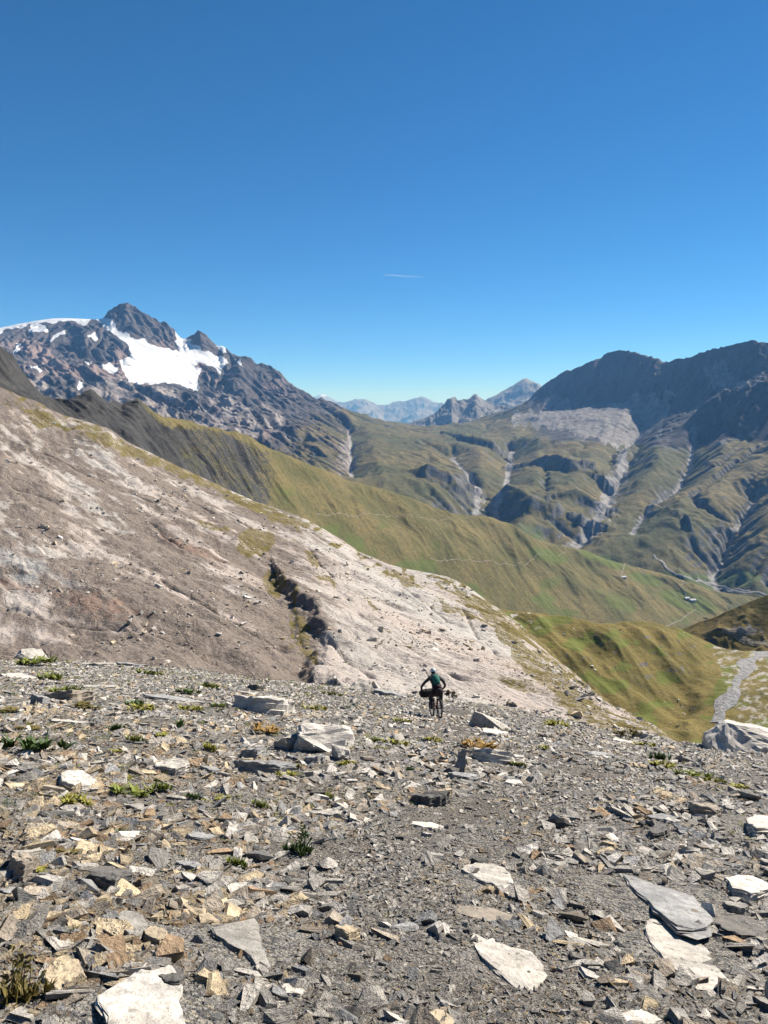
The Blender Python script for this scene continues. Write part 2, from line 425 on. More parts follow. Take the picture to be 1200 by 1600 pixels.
# ragged rock teeth along the high crests
px, py = proj(X, Y, Z)
gx = np.gradient(Z, axis=1); 
def slope_of(X, Y, Z):
    xu, yu, zu = np.gradient(X, axis=1), np.gradient(Y, axis=1), np.gradient(Z, axis=1)
    xv, yv, zv = np.gradient(X, axis=0), np.gradient(Y, axis=0), np.gradient(Z, axis=0)
    nx = yu * zv - zu * yv; ny = zu * xv - xu * zv; nz = xu * yv - yu * xv
    l = np.sqrt(nx * nx + ny * ny + nz * nz) + 1e-9
    return nx / l, ny / l, np.abs(nz) / l
NX_, NY_, NZ_ = slope_of(X, Y, Z)
steep = 1 - NZ_
flow = M_FLOW(X, Y)
jx = px + 7 * fbm(px / 22, py / 22, 3, 31); jy = py + 5 * fbm(px / 22, py / 22, 3, 32)
snow = np.zeros_like(px)
for p in SNOW: snow = np.where(inpoly(jx, jy, p), 1.0, snow)
sg = sstep(395, 560, px + 0.9 * (py - 650) + 26 * fbm(px / 60, py / 60, 3, 41)) * sstep(625, 655, py + 12 * fbm(px / 50, py / 50, 3, 44))
gm = sstep(812, 870, px); top = np.interp(px, [780,830,900,960,1040,1100,1150,1200,1300], [668,690,688,690,700,700,680,690,690])
sg = sg * (1 - gm * sstep(14, -14, py - top + 14 * fbm(px / 40, py / 40, 3, 42)))
grass = sg * (1 - sstep(0.16, 0.42, steep + 0.12 * fbm(px / 30, py / 30, 3, 43)))
scr = np.zeros_like(px)
SCREE = [[(800,640),(838,640),(868,610),(880,618),(905,640),(930,640),(965,634),(985,620),(1005,614),(1012,610),(1025,620),(1060,606),(1040,630),(1046,646),(1036,668),(1012,678),(990,684),(972,696),(940,690),(905,680),(850,668),(800,662)],
         [(1098,576),(1118,562),(1140,568),(1138,584),(1160,594),(1196,600),(1160,604),(1130,612),(1104,602)]]
kx = px + 10 * fbm(px / 14, py / 30, 3, 33); ky = py + 9 * fbm(px / 12, py / 60, 4, 34)
for p in SCREE: scr = np.where(inpoly(kx, ky, p), 0.66 + 0.22 * fbm(px / 7 + py / 30, py / 40, 3, 35), scr)
ch = np.zeros_like(px)
for k, P in enumerate(GW):
    d, _, _ = polydist(X, Y, P); ch = np.maximum(ch, np.clip(1.2 - d / (42, 18, 14, 20, 20, 13)[k] * (1 - 0.7 * fbm(px / 9, py / 9, 3, 50)), 0, (1, .8, .7, .75, .75, .7)[k]))
    wide = np.clip(1 - d / 150, 0, 1) * (0.62 + 0.8 * fbm(px / 9, py / 12, 3, 51 + k)); ch = np.maximum(ch, 0.5 * wide * sstep(0.12, 0.3, steep))
scr = np.maximum(scr, ch * (1 - snow))
scr = np.maximum(scr, 0.55 * sstep(2.2, 2.9, flow) * sg * sstep(0.10, 0.2, steep))
low = sstep(20, 60, py - np.interp(px, [-300, 0, 100, 190, 300, 360, 480], [560, 545, 560, 545, 575, 580, 620]) + 22 * fbm(px / 40, py / 40, 4, 64)) * (1 - sg) * (1 - snow) * sstep(560, 500, px)
scr = np.maximum(scr, low * (0.52 + 0.5 * fbm(px / 26 - py / 30, py / 60 + px / 60, 4, 65)))
red = sstep(0.0, 0.5, fbm(px / 80, py / 50, 4, 61)) * (1 - sg) * sstep(500, 560, py) * sstep(560, 330, px) * 0.9
lush = sstep(0.1, 0.5, fbm(px / 90, py / 60, 4, 62)) * sg * sstep(780, 850, py) * 0.7
mask = np.stack([grass, scr, snow, red + lush], -1)
M_ROCK = mountain_mat('massif_rock', 170.0, (0.052, 0.048, 0.049), (0.118, 0.104, 0.099), (0.085, 0.075, 0.03), (0.17, 0.125, 0.06), (0.20, 0.178, 0.165), (0.30, 0.262, 0.24), (0.20, 0.15, 0.132), 0.09)
M_VAL = mountain_mat('valley_turf', 150.0, (0.07, 0.07, 0.066), (0.14, 0.135, 0.127), (0.064, 0.066, 0.022), (0.14, 0.11, 0.045), (0.18, 0.175, 0.172), (0.26, 0.252, 0.246), (0.068, 0.09, 0.025), 0.08)
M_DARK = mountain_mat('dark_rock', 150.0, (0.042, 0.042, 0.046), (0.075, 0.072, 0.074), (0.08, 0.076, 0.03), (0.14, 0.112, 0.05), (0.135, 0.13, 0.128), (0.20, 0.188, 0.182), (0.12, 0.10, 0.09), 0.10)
nr, nc = X.shape
Fq = grid_faces(nr, nc); pxf = px[:-1, :-1]; pyf = py[:-1, :-1]
rowf = np.arange(nr - 1)[:, None].repeat(nc - 1, 1)
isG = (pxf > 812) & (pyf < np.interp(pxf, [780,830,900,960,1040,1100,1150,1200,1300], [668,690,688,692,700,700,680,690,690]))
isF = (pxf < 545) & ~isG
V = np.stack([X, Y, Z], -1).reshape(-1, 3); mk = mask.reshape(-1, 4)
def sub_terrain(name, sel, mat, label, cat):
    F = Fq[sel].reshape(-1, 4); u, inv = np.unique(F, return_inverse=True)
    o = mesh_np(name, V[u], inv.reshape(-1, 4), mat, {'mask': mk[u]})
    return tag(o, label, cat, kind='structure')
sub_terrain('glacier_mountain', isF, M_ROCK, 'grey and pink rock mountain carrying a white glacier below a dark summit tower', 'mountain')
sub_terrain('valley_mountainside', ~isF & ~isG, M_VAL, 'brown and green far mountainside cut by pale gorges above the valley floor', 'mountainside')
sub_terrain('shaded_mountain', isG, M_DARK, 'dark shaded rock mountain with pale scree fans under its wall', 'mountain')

# ------------------------------------------------------------------ blue ranges behind the valley head
def far_range(name, crest, Yd, depth, drop, seed, mat, label, snowline=None, amp=0.06):
    ys = [(a, b, Yd) for a, b in crest]
    low = [(a, b + drop, Yd - depth) for a, b in crest]
    B = Lines([low, ys], back=(depth, drop / FPX * Yd / depth))
    H = drop / FPX * Yd
    def zf(X, Y):
        q = X / Y; Ys, _ = B.rows(q.ravel()); t = np.clip((Y.ravel() - Ys[0]) / (Ys[1] - Ys[0]), 0, 2).reshape(Y.shape)
        e = 1 - 0.75 * np.exp(-((t - 1) / 0.12) ** 2)
        return B.base(X, Y) + amp * 4 * H * e * (ridged(X / (H * 2.2), Y / (H * 3), 6, seed) - 0.95) + 0.03 * H * fbm(X / (H * .25), Y / (H * .25), 4, seed + 3)
    p0, p1 = crest[0][0], crest[-1][0]
    X, Y, Z = polar_grid(B, p0, p1, int(abs(p1 - p0) * 1.0) + 2, [60, 10], zf)
    sn = np.zeros_like(Z) if snowline is None else sstep(-0.12, 0.12, (Z - snowline) / H + 0.3 * fbm(X / (H * .4), Y / (H * .4), 3, seed + 9))
    m = np.stack([0 * Z, 0 * Z, sn, 0 * Z], -1).reshape(-1, 4)
    o = mesh_np(name, np.stack([X, Y, Z], -1).reshape(-1, 3), grid_faces(*X.shape).reshape(-1, 4), mat, {'mask': m})
    return tag(o, label, 'mountain range', kind='structure')
M_FAR = mountain_mat('far_rock', 420.0, (0.13, 0.125, 0.12), (0.22, 0.205, 0.19), (0.1, 0.09, 0.04), (0.14, 0.11, 0.05), (0.25, 0.24, 0.23), (0.3, 0.29, 0.28), (0.2, 0.18, 0.16), 0.25)
far_range('near_hills', [(590,690),(620,676),(640,662),(662,651),(680,644),(692,634),(706,621),(716,630),(728,626),(744,616),(756,626),(772,632),(800,640),(850,660)], 11000, 1500, 45, 71, M_FAR, 'brown jagged hills in front of the blue ranges', amp=.08)
far_range('pointed_peak', [(730,650),(756,628),(772,622),(790,612),(804,600),(816,591),(824,590),(834,596),(846,604),(870,625),(900,650)], 17000, 2500, 60, 72, M_FAR, 'pointed pale blue peak behind the shaded mountain', amp=.06)
far_range('blue_range', [(440,660),(470,640),(500,634),(520,630),(540,630),(552,626),(572,624),(585,630),(600,634),(618,630),(634,628),(652,620),(664,622),(680,630),(700,640),(760,650),(820,660)], 33000, 4500, 50, 73, M_FAR, 'hazy blue mountain range at the head of the valley', amp=.07)
far_range('snowy_far_peak', [(440,650),(470,632),(484,624),(494,618),(503,616),(512,620),(524,627),(560,640)], 52000, 5000, 40, 74, M_FAR, 'faint snowy peak farthest away on the horizon', snowline=1500, amp=.03)

# ------------------------------------------------------------------ the green ridge across the side valley, dark slate gullies at its upper end
D_BASE = Lines([
    [(-400,650,420),(0,665,480),(200,740,660),(400,830,1150),(560,900,1450),(700,960,1600),(850,1010,1800),(1000,1015,2000),(1150,985,2300),(1500,1010,2300)],
    [(-400,600,560),(0,612,620),(200,690,860),(400,755,1300),(560,815,1600),(700,850,1800),(850,905,2020),(1000,940,2200),(1150,958,2430),(1500,980,2450)],
    [(-400,470,600),(-100,510,680),(0,543,720),(20,560,730),(40,592,750),(65,625,780),(100,641,850),(125,622,900),(143,607,940),(165,626,970),(190,634,1020),(215,622,1060),(235,640,1090),(255,654,1120),(300,657,1210),(345,660,1300),(365,670,1350),(400,688,1450),(440,705,1550),(480,716,1630),(530,731,1740),(560,747,1800),(600,763,1880),(650,780,1960),(720,799,2060),(760,800,2110),(800,812,2180),(870,840,2280),(950,868,2390),(1050,897,2500),(1150,925,2600),(1300,965,2650),(1500,1000,2700)]],
    back=(500, 0.62))
DC = 14.0; dx_ = np.arange(-620, 1500, DC); dy_ = np.arange(440, 3000, DC)
DX, DY = np.meshgrid(dx_, dy_)
d0_ = D_BASE.base(DX, DY) + 16 * np.clip(DY / 2000, 0.15, 1) ** 1.5 * fbm(DX / 320, DY / 320, 6, 81, 0.55)
for gp, dep, wd in (([(415,702),(445,735),(480,765),(520,792)], 16, 34), ([(548,752),(585,785),(622,812),(655,835),(682,855)], 14, 24), ([(380,712),(410,745),(428,775),(440,800)], 14, 30),
                    ([(350,690),(372,730),(390,770)], 14, 26), ([(488,805),(530,832),(590,872)], 10, 28), ([(740,830),(800,868),(850,915)], 8, 40), ([(640,805),(720,850),(790,900)], 9, 45), ([(900,870),(940,905),(960,950)], 7, 45)):
    GP = [tuple(hit(lambda x, y: D_BASE.base(x, y), a, b_, 500, 2700)) for a, b_ in gp]
    gd, _, _ = polydist(DX, DY, GP); d0_ -= dep * np.clip(1 - gd / wd, 0, 1)
d1_, DA = erode(d0_, DC, 14, 0.03, 0.44, 0.12)
ddz = d1_ - d0_; ddz = ddz - blur(ddz, 14)
q_ = DX / DY; bare = sstep(-0.08, -0.22, q_)                     # bare slate towards the upper end of the ridge
D_DET = Sampler(blur(d0_ + ddz * (0.55 + 0.75 * bare) * np.clip(DY / 1700, 0.15, 1) ** 1.5, 1), dx_[0], dy_[0], DC)
D_RES = Sampler(blur(D_BASE.base(DX, DY), 1), dx_[0], dy_[0], DC)
D_FLOW = Sampler(np.log10(blur(DA, 1) + 1), dx_[0], dy_[0], DC)
def d_zf(X, Y):
    z = D_DET(X, Y); q = X / Y
    b = sstep(-0.10, -0.20, q); ua = 0.29 * X + 0.96 * Y; va = 0.96 * X - 0.29 * Y; ub = 0.8 * X + 0.6 * Y; vb = 0.6 * X - 0.8 * Y
    Ys, _ = D_BASE.rows(np.ravel(q)); t = np.clip((np.ravel(Y) - Ys[0]) / (Ys[2] - Ys[0]), 0, 1.4).reshape(np.shape(Y))
    gul = ridged(ua / 70 + 0.3 * fbm(X / 90, Y / 90, 2, 84), va / 300, 4, 82) - 0.9
    env = sstep(0.15, 0.5, t) * (1 - 0.82 * sstep(0.84, 1.0, t))
    z = z + (D_BASE.base(X, Y) - D_RES(X, Y)) * np.exp(-((t - 1) / 0.35) ** 2) * sstep(0.0, -0.15, q)      # crest finer than the eroded grid
    z = z + b * env * np.clip(Y / 1700, 0.3, 1) * (17 * gul + 6 * (ridged(ua / 22, va / 90, 4, 83) - 0.9) + 0.7 * (ridged(X / 14, Y / 18, 3, 85) - 0.9))
    z = z + (1 - b) * env * (10 * (ridged(ub / 170 + 0.35 * fbm(X / 150, Y / 150, 3, 87), vb / 600, 4, 86) - 0.9) + 3.2 * (ridged(ub / 48 + 0.3 * fbm(X / 60, Y / 60, 2, 89), vb / 190, 4, 90) - 0.9)) + 1.6 * fbm(X / 45, Y / 45, 4, 88)
    return z
X, Y, Z = polar_grid(D_BASE, -330, 1500, 1000, [95, 115, 14], d_zf)
px, py = proj(X, Y, Z); nX, nY, nZ = slope_of(X, Y, Z); steep = 1 - nZ; q = X / Y
b = sstep(340, 250, px + 22 * fbm(px / 30, py / 30, 3, 91))
gr = (1 - b) * (1 - 0.8 * sstep(450, 400, px) * sstep(0.26, 0.45, steep + 0.1 * fbm(px / 14, py / 14, 3, 92))) + b * sstep(0.22, 0.08, steep) * sstep(180, 330, px) * 0.9
crest = sstep(24, 4, py - np.interp(px, [a[0] for a in D_BASE_PTS] if False else [143,215,255,345,400,480,560], [607,622,654,660,688,716,747])) * sstep(150, 300, px)
gr = np.maximum(gr, 0.9 * crest * (px < 560))
bare_earth = 0.45 * sstep(2.0, 2.7, D_FLOW(X, Y)) * sstep(0.16, 0.3, steep) * (px < 620)
meadow = np.zeros_like(px)
for c in ((855, 868, 34, 11), (930, 868, 30, 9), (960, 882, 26, 7), (1075, 940, 50, 16), (1010, 905, 30, 10)):
    meadow = np.maximum(meadow, np.clip(1.4 - np.hypot((px - c[0]) / c[2], (py - c[1] - 0.25 * (px - c[0])) / c[3]), 0, 1))
meadow = np.maximum(meadow, 0.62 * sstep(-0.1, 0.5, fbm(px / 70, py / 45, 4, 94)) * sstep(0.25, 0.6, (py - np.interp(px, [400, 560, 720, 1000, 1150], [690, 747, 799, 883, 925])) / 120))
M_RIDGE = mountain_mat('ridge_turf', 30.0, (0.035, 0.034, 0.032), (0.07, 0.066, 0.06), (0.09, 0.083, 0.026), (0.165, 0.128, 0.048), (0.17, 0.15, 0.12), (0.26, 0.24, 0.2), (0.085, 0.103, 0.021), 0.16)
o = mesh_np('grassy_ridge', np.stack([X, Y, Z], -1).reshape(-1, 3), grid_faces(*X.shape).reshape(-1, 4), M_RIDGE, {'mask': np.stack([gr, bare_earth, 0 * gr, meadow * gr], -1).reshape(-1, 4)})
tag(o, 'long green grassy ridge with dark slate gullies at its upper end', 'ridge', kind='structure')

# ------------------------------------------------------------------ the dark hillside at the side stream and the rounded knoll
H_BASE = Lines([
    [(940,1090,500),(1000,1100,480),(1100,1120,450),(1200,1130,430),(1500,1160,420)],
    [(940,1030,560),(1000,1020,560),(1100,1030,545),(1200,1040,520),(1500,1060,500)],
    [(940,1000,640),(1000,998,635),(1040,990,625),(1080,978,600),(1130,958,582),(1165,945,578),(1200,928,574),(1300,880,570),(1500,800,580)]], back=(300, .6))
def h_zf(X, Y):
    r = sstep(0.36, 0.46, X / Y)
    Ys, _ = H_BASE.rows(np.ravel(X / Y)); t = np.clip((np.ravel(Y) - Ys[0]) / (Ys[2] - Ys[0]), 0, 1.4).reshape(np.shape(Y))
    e = 1 - 0.7 * sstep(0.85, 1, t)
    return H_BASE.base(X, Y) + 2.2 * fbm(X / 60, Y / 60, 5, 101) * e + r * e * sstep(0.5, 0.7, t) * 4 * (ridged(X / 50, Y / 60, 5, 102) - 0.9)
X, Y, Z = polar_grid(H_BASE, 940, 1500, 320, [40, 60, 10], h_zf)
px, py = proj(X, Y, Z); nX, nY, nZ = slope_of(X, Y, Z); steep = 1 - nZ
gr = 1 - 0.9 * sstep(0.2, 0.42, steep + 0.15 * fbm(px / 12, py / 10, 3, 103))
pale = 0.9 * np.clip(1.3 - np.hypot((px - 1165) / 26, (py - 985) / 9) + 0.6 * fbm(px / 9, py / 7, 3, 104), 0, 1)
M_HILL = mountain_mat('hill_turf', 12.0, (0.07, 0.065, 0.055), (0.13, 0.12, 0.10), (0.15, 0.115, 0.035), (0.2, 0.145, 0.05), (0.2, 0.175, 0.15), (0.27, 0.25, 0.22), (0.12, 0.12, 0.03), 0.12)
o = mesh_np('dark_hillside', np.stack([X, Y, Z], -1).reshape(-1, 3), grid_faces(*X.shape).reshape(-1, 4), M_HILL, {'mask': np.stack([gr, pale, 0 * gr, 0 * gr], -1).reshape(-1, 4)})
tag(o, 'dark craggy hillside above the side stream', 'hillside', kind='structure')

C_BASE = Lines([
    [(500,1000,330),(700,1050,335),(800,1105,340),(900,1165,330),(1000,1180,330),(1100,1185,340),(1200,1180,345),(1500,1190,345)],
    [(500,960,420),(700,1000,405),(800,1045,398),(900,1095,390),(1000,1110,390),(1060,1120,395),(1130,1085,405),(1200,1075,410),(1500,1085,410)],
    [(500,945,450),(700,980,440),(800,1000,440),(900,1025,432),(1000,1035,435),(1060,1045,440),(1120,1052,440),(1200,1045,450),(1500,1050,450)],
    [(500,925,520),(700,945,505),(790,955,495),(840,959,484),(880,961,478),(905,968,474),(932,978,470),(960,976,472),(1000,972,480),(1030,976,486),(1060,984,490),(1090,995,490),(1115,1008,486),(1140,1016,482),(1200,1018,500),(1500,1020,500)]], back=(160, .55), smooth=3)
def c_zf(X, Y):
    Ys, _ = C_BASE.rows(np.ravel(X / Y)); t = np.clip((np.ravel(Y) - Ys[0]) / (Ys[3] - Ys[0]), 0, 1.4).reshape(np.shape(Y))
    e = 1 - 0.7 * sstep(0.85, 1, t)
    k = 1 - sstep(0.405, 0.43, X / Y)
    return C_BASE.base(X, Y) + e * k * (5.0 * fbm(X / 60, Y / 60, 3, 111) + 3.6 * (ridged(X / 40 + Y / 120, Y / 150, 3, 112) - 0.9)) + 0.5 * fbm(X / 9, Y / 9, 3, 113)
X, Y, Z = polar_grid(C_BASE, 640, 1500, 460, [50, 50, 60, 8], c_zf)
px, py = proj(X, Y, Z); nX, nY, nZ = slope_of(X, Y, Z); steep = 1 - nZ
floor_ = sstep(1118, 1135, px + 0.35 * (1060 - py) + 8 * fbm(px / 12, py / 9, 3, 116))
gr = (1 - sstep(0.2, 0.4, steep + 0.2 * fbm(px / 14, py / 9, 3, 114))) * (1 - 0.1 * floor_)
pale = np.clip(0.9 * sstep(0.35, 0.7, fbm(px / 26, py / 14, 4, 115)) * sstep(880, 800, px), 0, 1)
pale = np.maximum(pale, floor_ * (0.34 + 0.45 * fbm(px / 14, py / 6, 3, 117)))
green = sstep(0.05, 0.5, fbm(px / 60, py / 30, 3, 118)) * 0.75
M_KNOLL = mountain_mat('knoll_turf', 7.0, (0.10, 0.09, 0.075), (0.17, 0.15, 0.13), (0.12, 0.098, 0.025), (0.185, 0.14, 0.041), (0.27, 0.245, 0.215), (0.36, 0.335, 0.30), (0.105, 0.115, 0.021), 0.12)
o = mesh_np('grassy_knoll', np.stack([X, Y, Z], -1).reshape(-1, 3), grid_faces(*X.shape).reshape(-1, 4), M_KNOLL, {'mask': np.stack([gr, pale, 0 * gr, green], -1).reshape(-1, 4)})
tag(o, 'rounded golden green grassy knoll beside the stony stream bed', 'knoll', kind='structure')

# ------------------------------------------------------------------ the pale rock slope on the left
B_BASE = Lines([
    [(-400,1068,60),(0,1062,68),(250,1064,66),(500,1090,64),(700,1116,60),(850,1146,56),(1000,1175,52),(1150,1215,50),(1500,1290,48)],
    [(-400,1000,85),(0,992,86),(250,1008,84),(400,1032,80),(500,1042,80),(700,1072,78),(850,1107,74),(1000,1155,66),(1150,1200,60),(1500,1280,52)],
    [(-400,800,150),(0,810,150),(200,855,140),(400,905,130),(550,940,125),(700,990,118),(850,1050,105),(960,1115,90),(1050,1170,75),(1200,1220,65),(1500,1290,58)],
    [(-400,640,230),(0,690,230),(200,760,215),(400,832,195),(550,888,180),(700,940,165),(800,985,150),(880,1045,130),(960,1108,105),(1050,1165,85),(1200,1225,70),(1500,1295,62)],
    [(-400,540,320),(-100,575,305),(0,606,300),(50,625,295),(100,648,290),(140,660,286),(170,668,284),(200,690,280),(250,715,275),(300,738,270),(350,762,262),(400,783,255),(440,796,248),(480,812,240),(530,842,232),(560,862,225),(600,880,218),(640,892,210),(700,903,200),(730,915,194),(760,938,185),(800,965,174),(840,1000,160),(880,1037,145),(940,1090,125),(985,1132,110),(1050,1172,100),(1200,1232,80),(1500,1300,70)]],
    back=(90, .62))
def b_raw(X, Y): return B_BASE.base(X, Y)
CLIFF = [tuple(hit(b_raw, a, b_, 55, 320)[:2]) for a, b_ in ((437,895),(447,912),(462,918),(476,940),(492,950),(498,972),(512,985),(514,1005),(508,1020),(506,1045),(518,1058))]
CLIFF2 = [tuple(hit(b_raw, a, b_, 55, 320)[:2]) for a, b_ in ((436,905),(448,920),(456,948),(462,968),(470,985))]
CRACKS = [[tuple(hit(b_raw, a, b_, 55, 320)[:2]) for a, b_ in ln] for ln in (
    [(232,815),(262,838),(300,862),(350,872)], [(514,1000),(545,1025),(580,1052)], [(60,700),(150,745),(240,790),(300,805)], [(0,760),(90,790),(180,800),(250,812),(330,818),(372,830)],
    [(720,955),(745,985),(790,1030)], [(480,860),(500,885),(520,905)], [(250,905),(330,950),(400,985),(440,1000)], [(0,940),(70,965),(160,985),(280,1000)], [(600,900),(650,935),(700,965)], [(270,765),(330,800),(380,815)],
    [(560,960),(620,1000),(680,1040),(720,1060)])]
dirv = hit(b_raw, 450, 960, 55, 320)[:2] - hit(b_raw, 100, 770, 55, 320)[:2]; B_ANG = math.atan2(dirv[1], dirv[0])
def b_zf(X, Y):
    z = b_raw(X, Y)
    c, s = math.cos(B_ANG), math.sin(B_ANG); u = X * c + Y * s; v = -X * s + Y * c
    Ys, _ = B_BASE.rows(np.ravel(X / Y)); t = np.clip((np.ravel(Y) - Ys[0]) / (Ys[4] - Ys[0]), 0, 1.4).reshape(np.shape(Y))
    e = 1 - 0.6 * sstep(0.9, 1, t)
    w_ = 2.5 * fbm(X / 25, Y / 25, 3, 121)
    lay = (v + w_) / 9.0; saw = lay - np.floor(lay)              # bedding: gentle rise, short drop
    z = z + e * (0.9 * (saw - sstep(0.86, 1.0, saw) * 1.0 - 0.4) * (0.35 + 0.9 * sstep(-.2, .4, fbm(u / 45, v / 20, 3, 126))))
    lay2 = (v + 0.6 * w_) / 2.6 + 0.3 * fbm(u / 8, v / 4, 2, 127); saw2 = lay2 - np.floor(lay2)
    z = z + e * 0.22 * (saw2 - sstep(0.8, 1.0, saw2)) * (0.2 + sstep(0.0, .4, fbm(u / 20, v / 8, 3, 128)))
    z = z + e * (1.5 * fbm(u / 70, v / 30, 4, 122) + 0.35 * fbm(u / 9, v / 4, 4, 123) + 0.14 * fbm(X / 1.8, Y / 1.8, 3, 124))
    jag = 1.6 * fbm(X / 6.5, Y / 6.5, 4, 125)
    d, side, _ = polydist(X, Y, CLIFF)
    z = z - 1.9 * sstep(-0.5, 1.8, -side * d + jag - 0.2) * np.exp(-(d / 13) ** 2)     # drop on the gully side of the white slab
    d2, side2, _ = polydist(X, Y, CLIFF2)
    z = z + 0.5 * sstep(-0.2, 0.9, side2 * d2 + 0.8 * jag) * np.exp(-(d2 / 3.0) ** 2)
    for cr in CRACKS:
        d, side, _ = polydist(X, Y, cr)
        z = z - (0.5 + 0.4 * fbm(X / 4, Y / 4, 2, 129)) * np.clip(side + 0.25, 0, 1) * np.exp(-(d / 1.6) ** 1) - 0.5 * np.exp(-(d / 0.5) ** 2)
    return z
X, Y, Z = polar_grid(B_BASE, -330, 1300, 860, [26, 110, 110, 110, 12], b_zf)
px, py = proj(X, Y, Z); nX, nY, nZ = slope_of(X, Y, Z); steep = 1 - nZ
c, s = math.cos(B_ANG), math.sin(B_ANG); U = X * c + Y * s; Vv = -X * s + Y * c
jx = px + 9 * fbm(px / 30, py / 30, 4, 131); jy = py + 7 * fbm(px / 30, py / 30, 4, 132)
gr = np.zeros_like(px)
GRASS = [[(372,835),(395,822),(425,832),(430,855),(410,868),(385,872),(370,862)], [(415,895),(440,890),(445,915),(430,935),(418,920)], [(468,860),(490,862),(500,880),(492,890),(480,878)],
         [(488,895),(520,905),(530,915),(505,910)], [(680,930),(700,940),(720,950),(740,962),(735,968),(700,955)], [(455,905),(470,915),(462,945),(475,970),(490,985),(470,990),(455,960)], [(470,985),(492,1000),(495,1045),(470,1020)],
         [(560,930),(580,940),(600,955),(585,955)], [(600,890),(640,905),(660,920),(630,915)], [(300,815),(360,820),(375,828),(330,828)], [(760,960),(800,985),(850,1030),(960,1125),(1010,1150),(900,1130),(860,1080),(800,1030)], [(700,908),(760,945),(830,1000),(790,985),(730,940)],
         [(110,650),(140,662),(190,690),(230,705),(300,738),(290,745),(230,725),(150,690)], [(300,738),(400,785),(480,815),(470,828),(400,802),(310,755)], [(20,630),(80,650),(120,675),(60,665)]]
for p in GRASS: gr = np.where(inpoly(jx, jy, p), 0.62, gr)
edge = py - np.interp(px, [0,100,200,300,400,480,560,640,700,760,840,940], [606,648,690,738,783,812,862,892,903,938,1000,1090])
gr = np.maximum(gr, sstep(46, 6, edge) * (0.28 + 0.8 * fbm(px / 20, py / 12, 4, 133)))
gr = np.maximum(gr, sstep(700, 860, px) * (0.20 + 0.9 * fbm(U / 14, Vv / 5, 4, 134)))
gr = np.maximum(gr, sstep(-20, 70, px - (770 + (py - 1000) * 1.15) + 40 * fbm(U / 12, Vv / 4, 3, 141)) * (0.62 + 0.8 * fbm(U / 10, Vv / 3.5, 4, 142)))
gully = np.clip(1.3 - np.hypot((px - 455) / 42, (py - 985) / 70), 0, 1)
brown = 0.66 + 0.50 * fbm(U / 38, Vv / 11, 5, 135) + 0.30 * fbm(U / 9, Vv / 3, 4, 136)
brown = brown * sstep(600, 400, px) + 0.16 * sstep(380, 560, px) * (1 + fbm(U / 20, Vv / 6, 3, 139)) + 0.6 * gully
brown = np.maximum(brown, sstep(985, 1010, py - 0.07 * px + 8 * fbm(px / 40, py / 20, 3, 137)) * sstep(505, 480, px) * 0.95)
gr = np.maximum(gr, 0.55 * gully * (0.6 + fbm(px / 12, py / 10, 3, 140)))
rust = np.clip(1.2 - np.hypot((px - 150) / 75, (py - 945 - 0.25 * (px - 150)) / 20) + 0.7 * fbm(px / 24, py / 10, 3, 138), 0, 1)
rust = np.maximum(rust, np.clip(1.2 - np.hypot((px - 300) / 75, (py - 858 - 0.40 * (px - 300)) / 10), 0, 1) * 0.9)
rust = np.maximum(rust, np.clip(1.2 - np.hypot((px - 30) / 60, (py - 915 - 0.25 * (px - 30)) / 10), 0, 1) * 0.8)
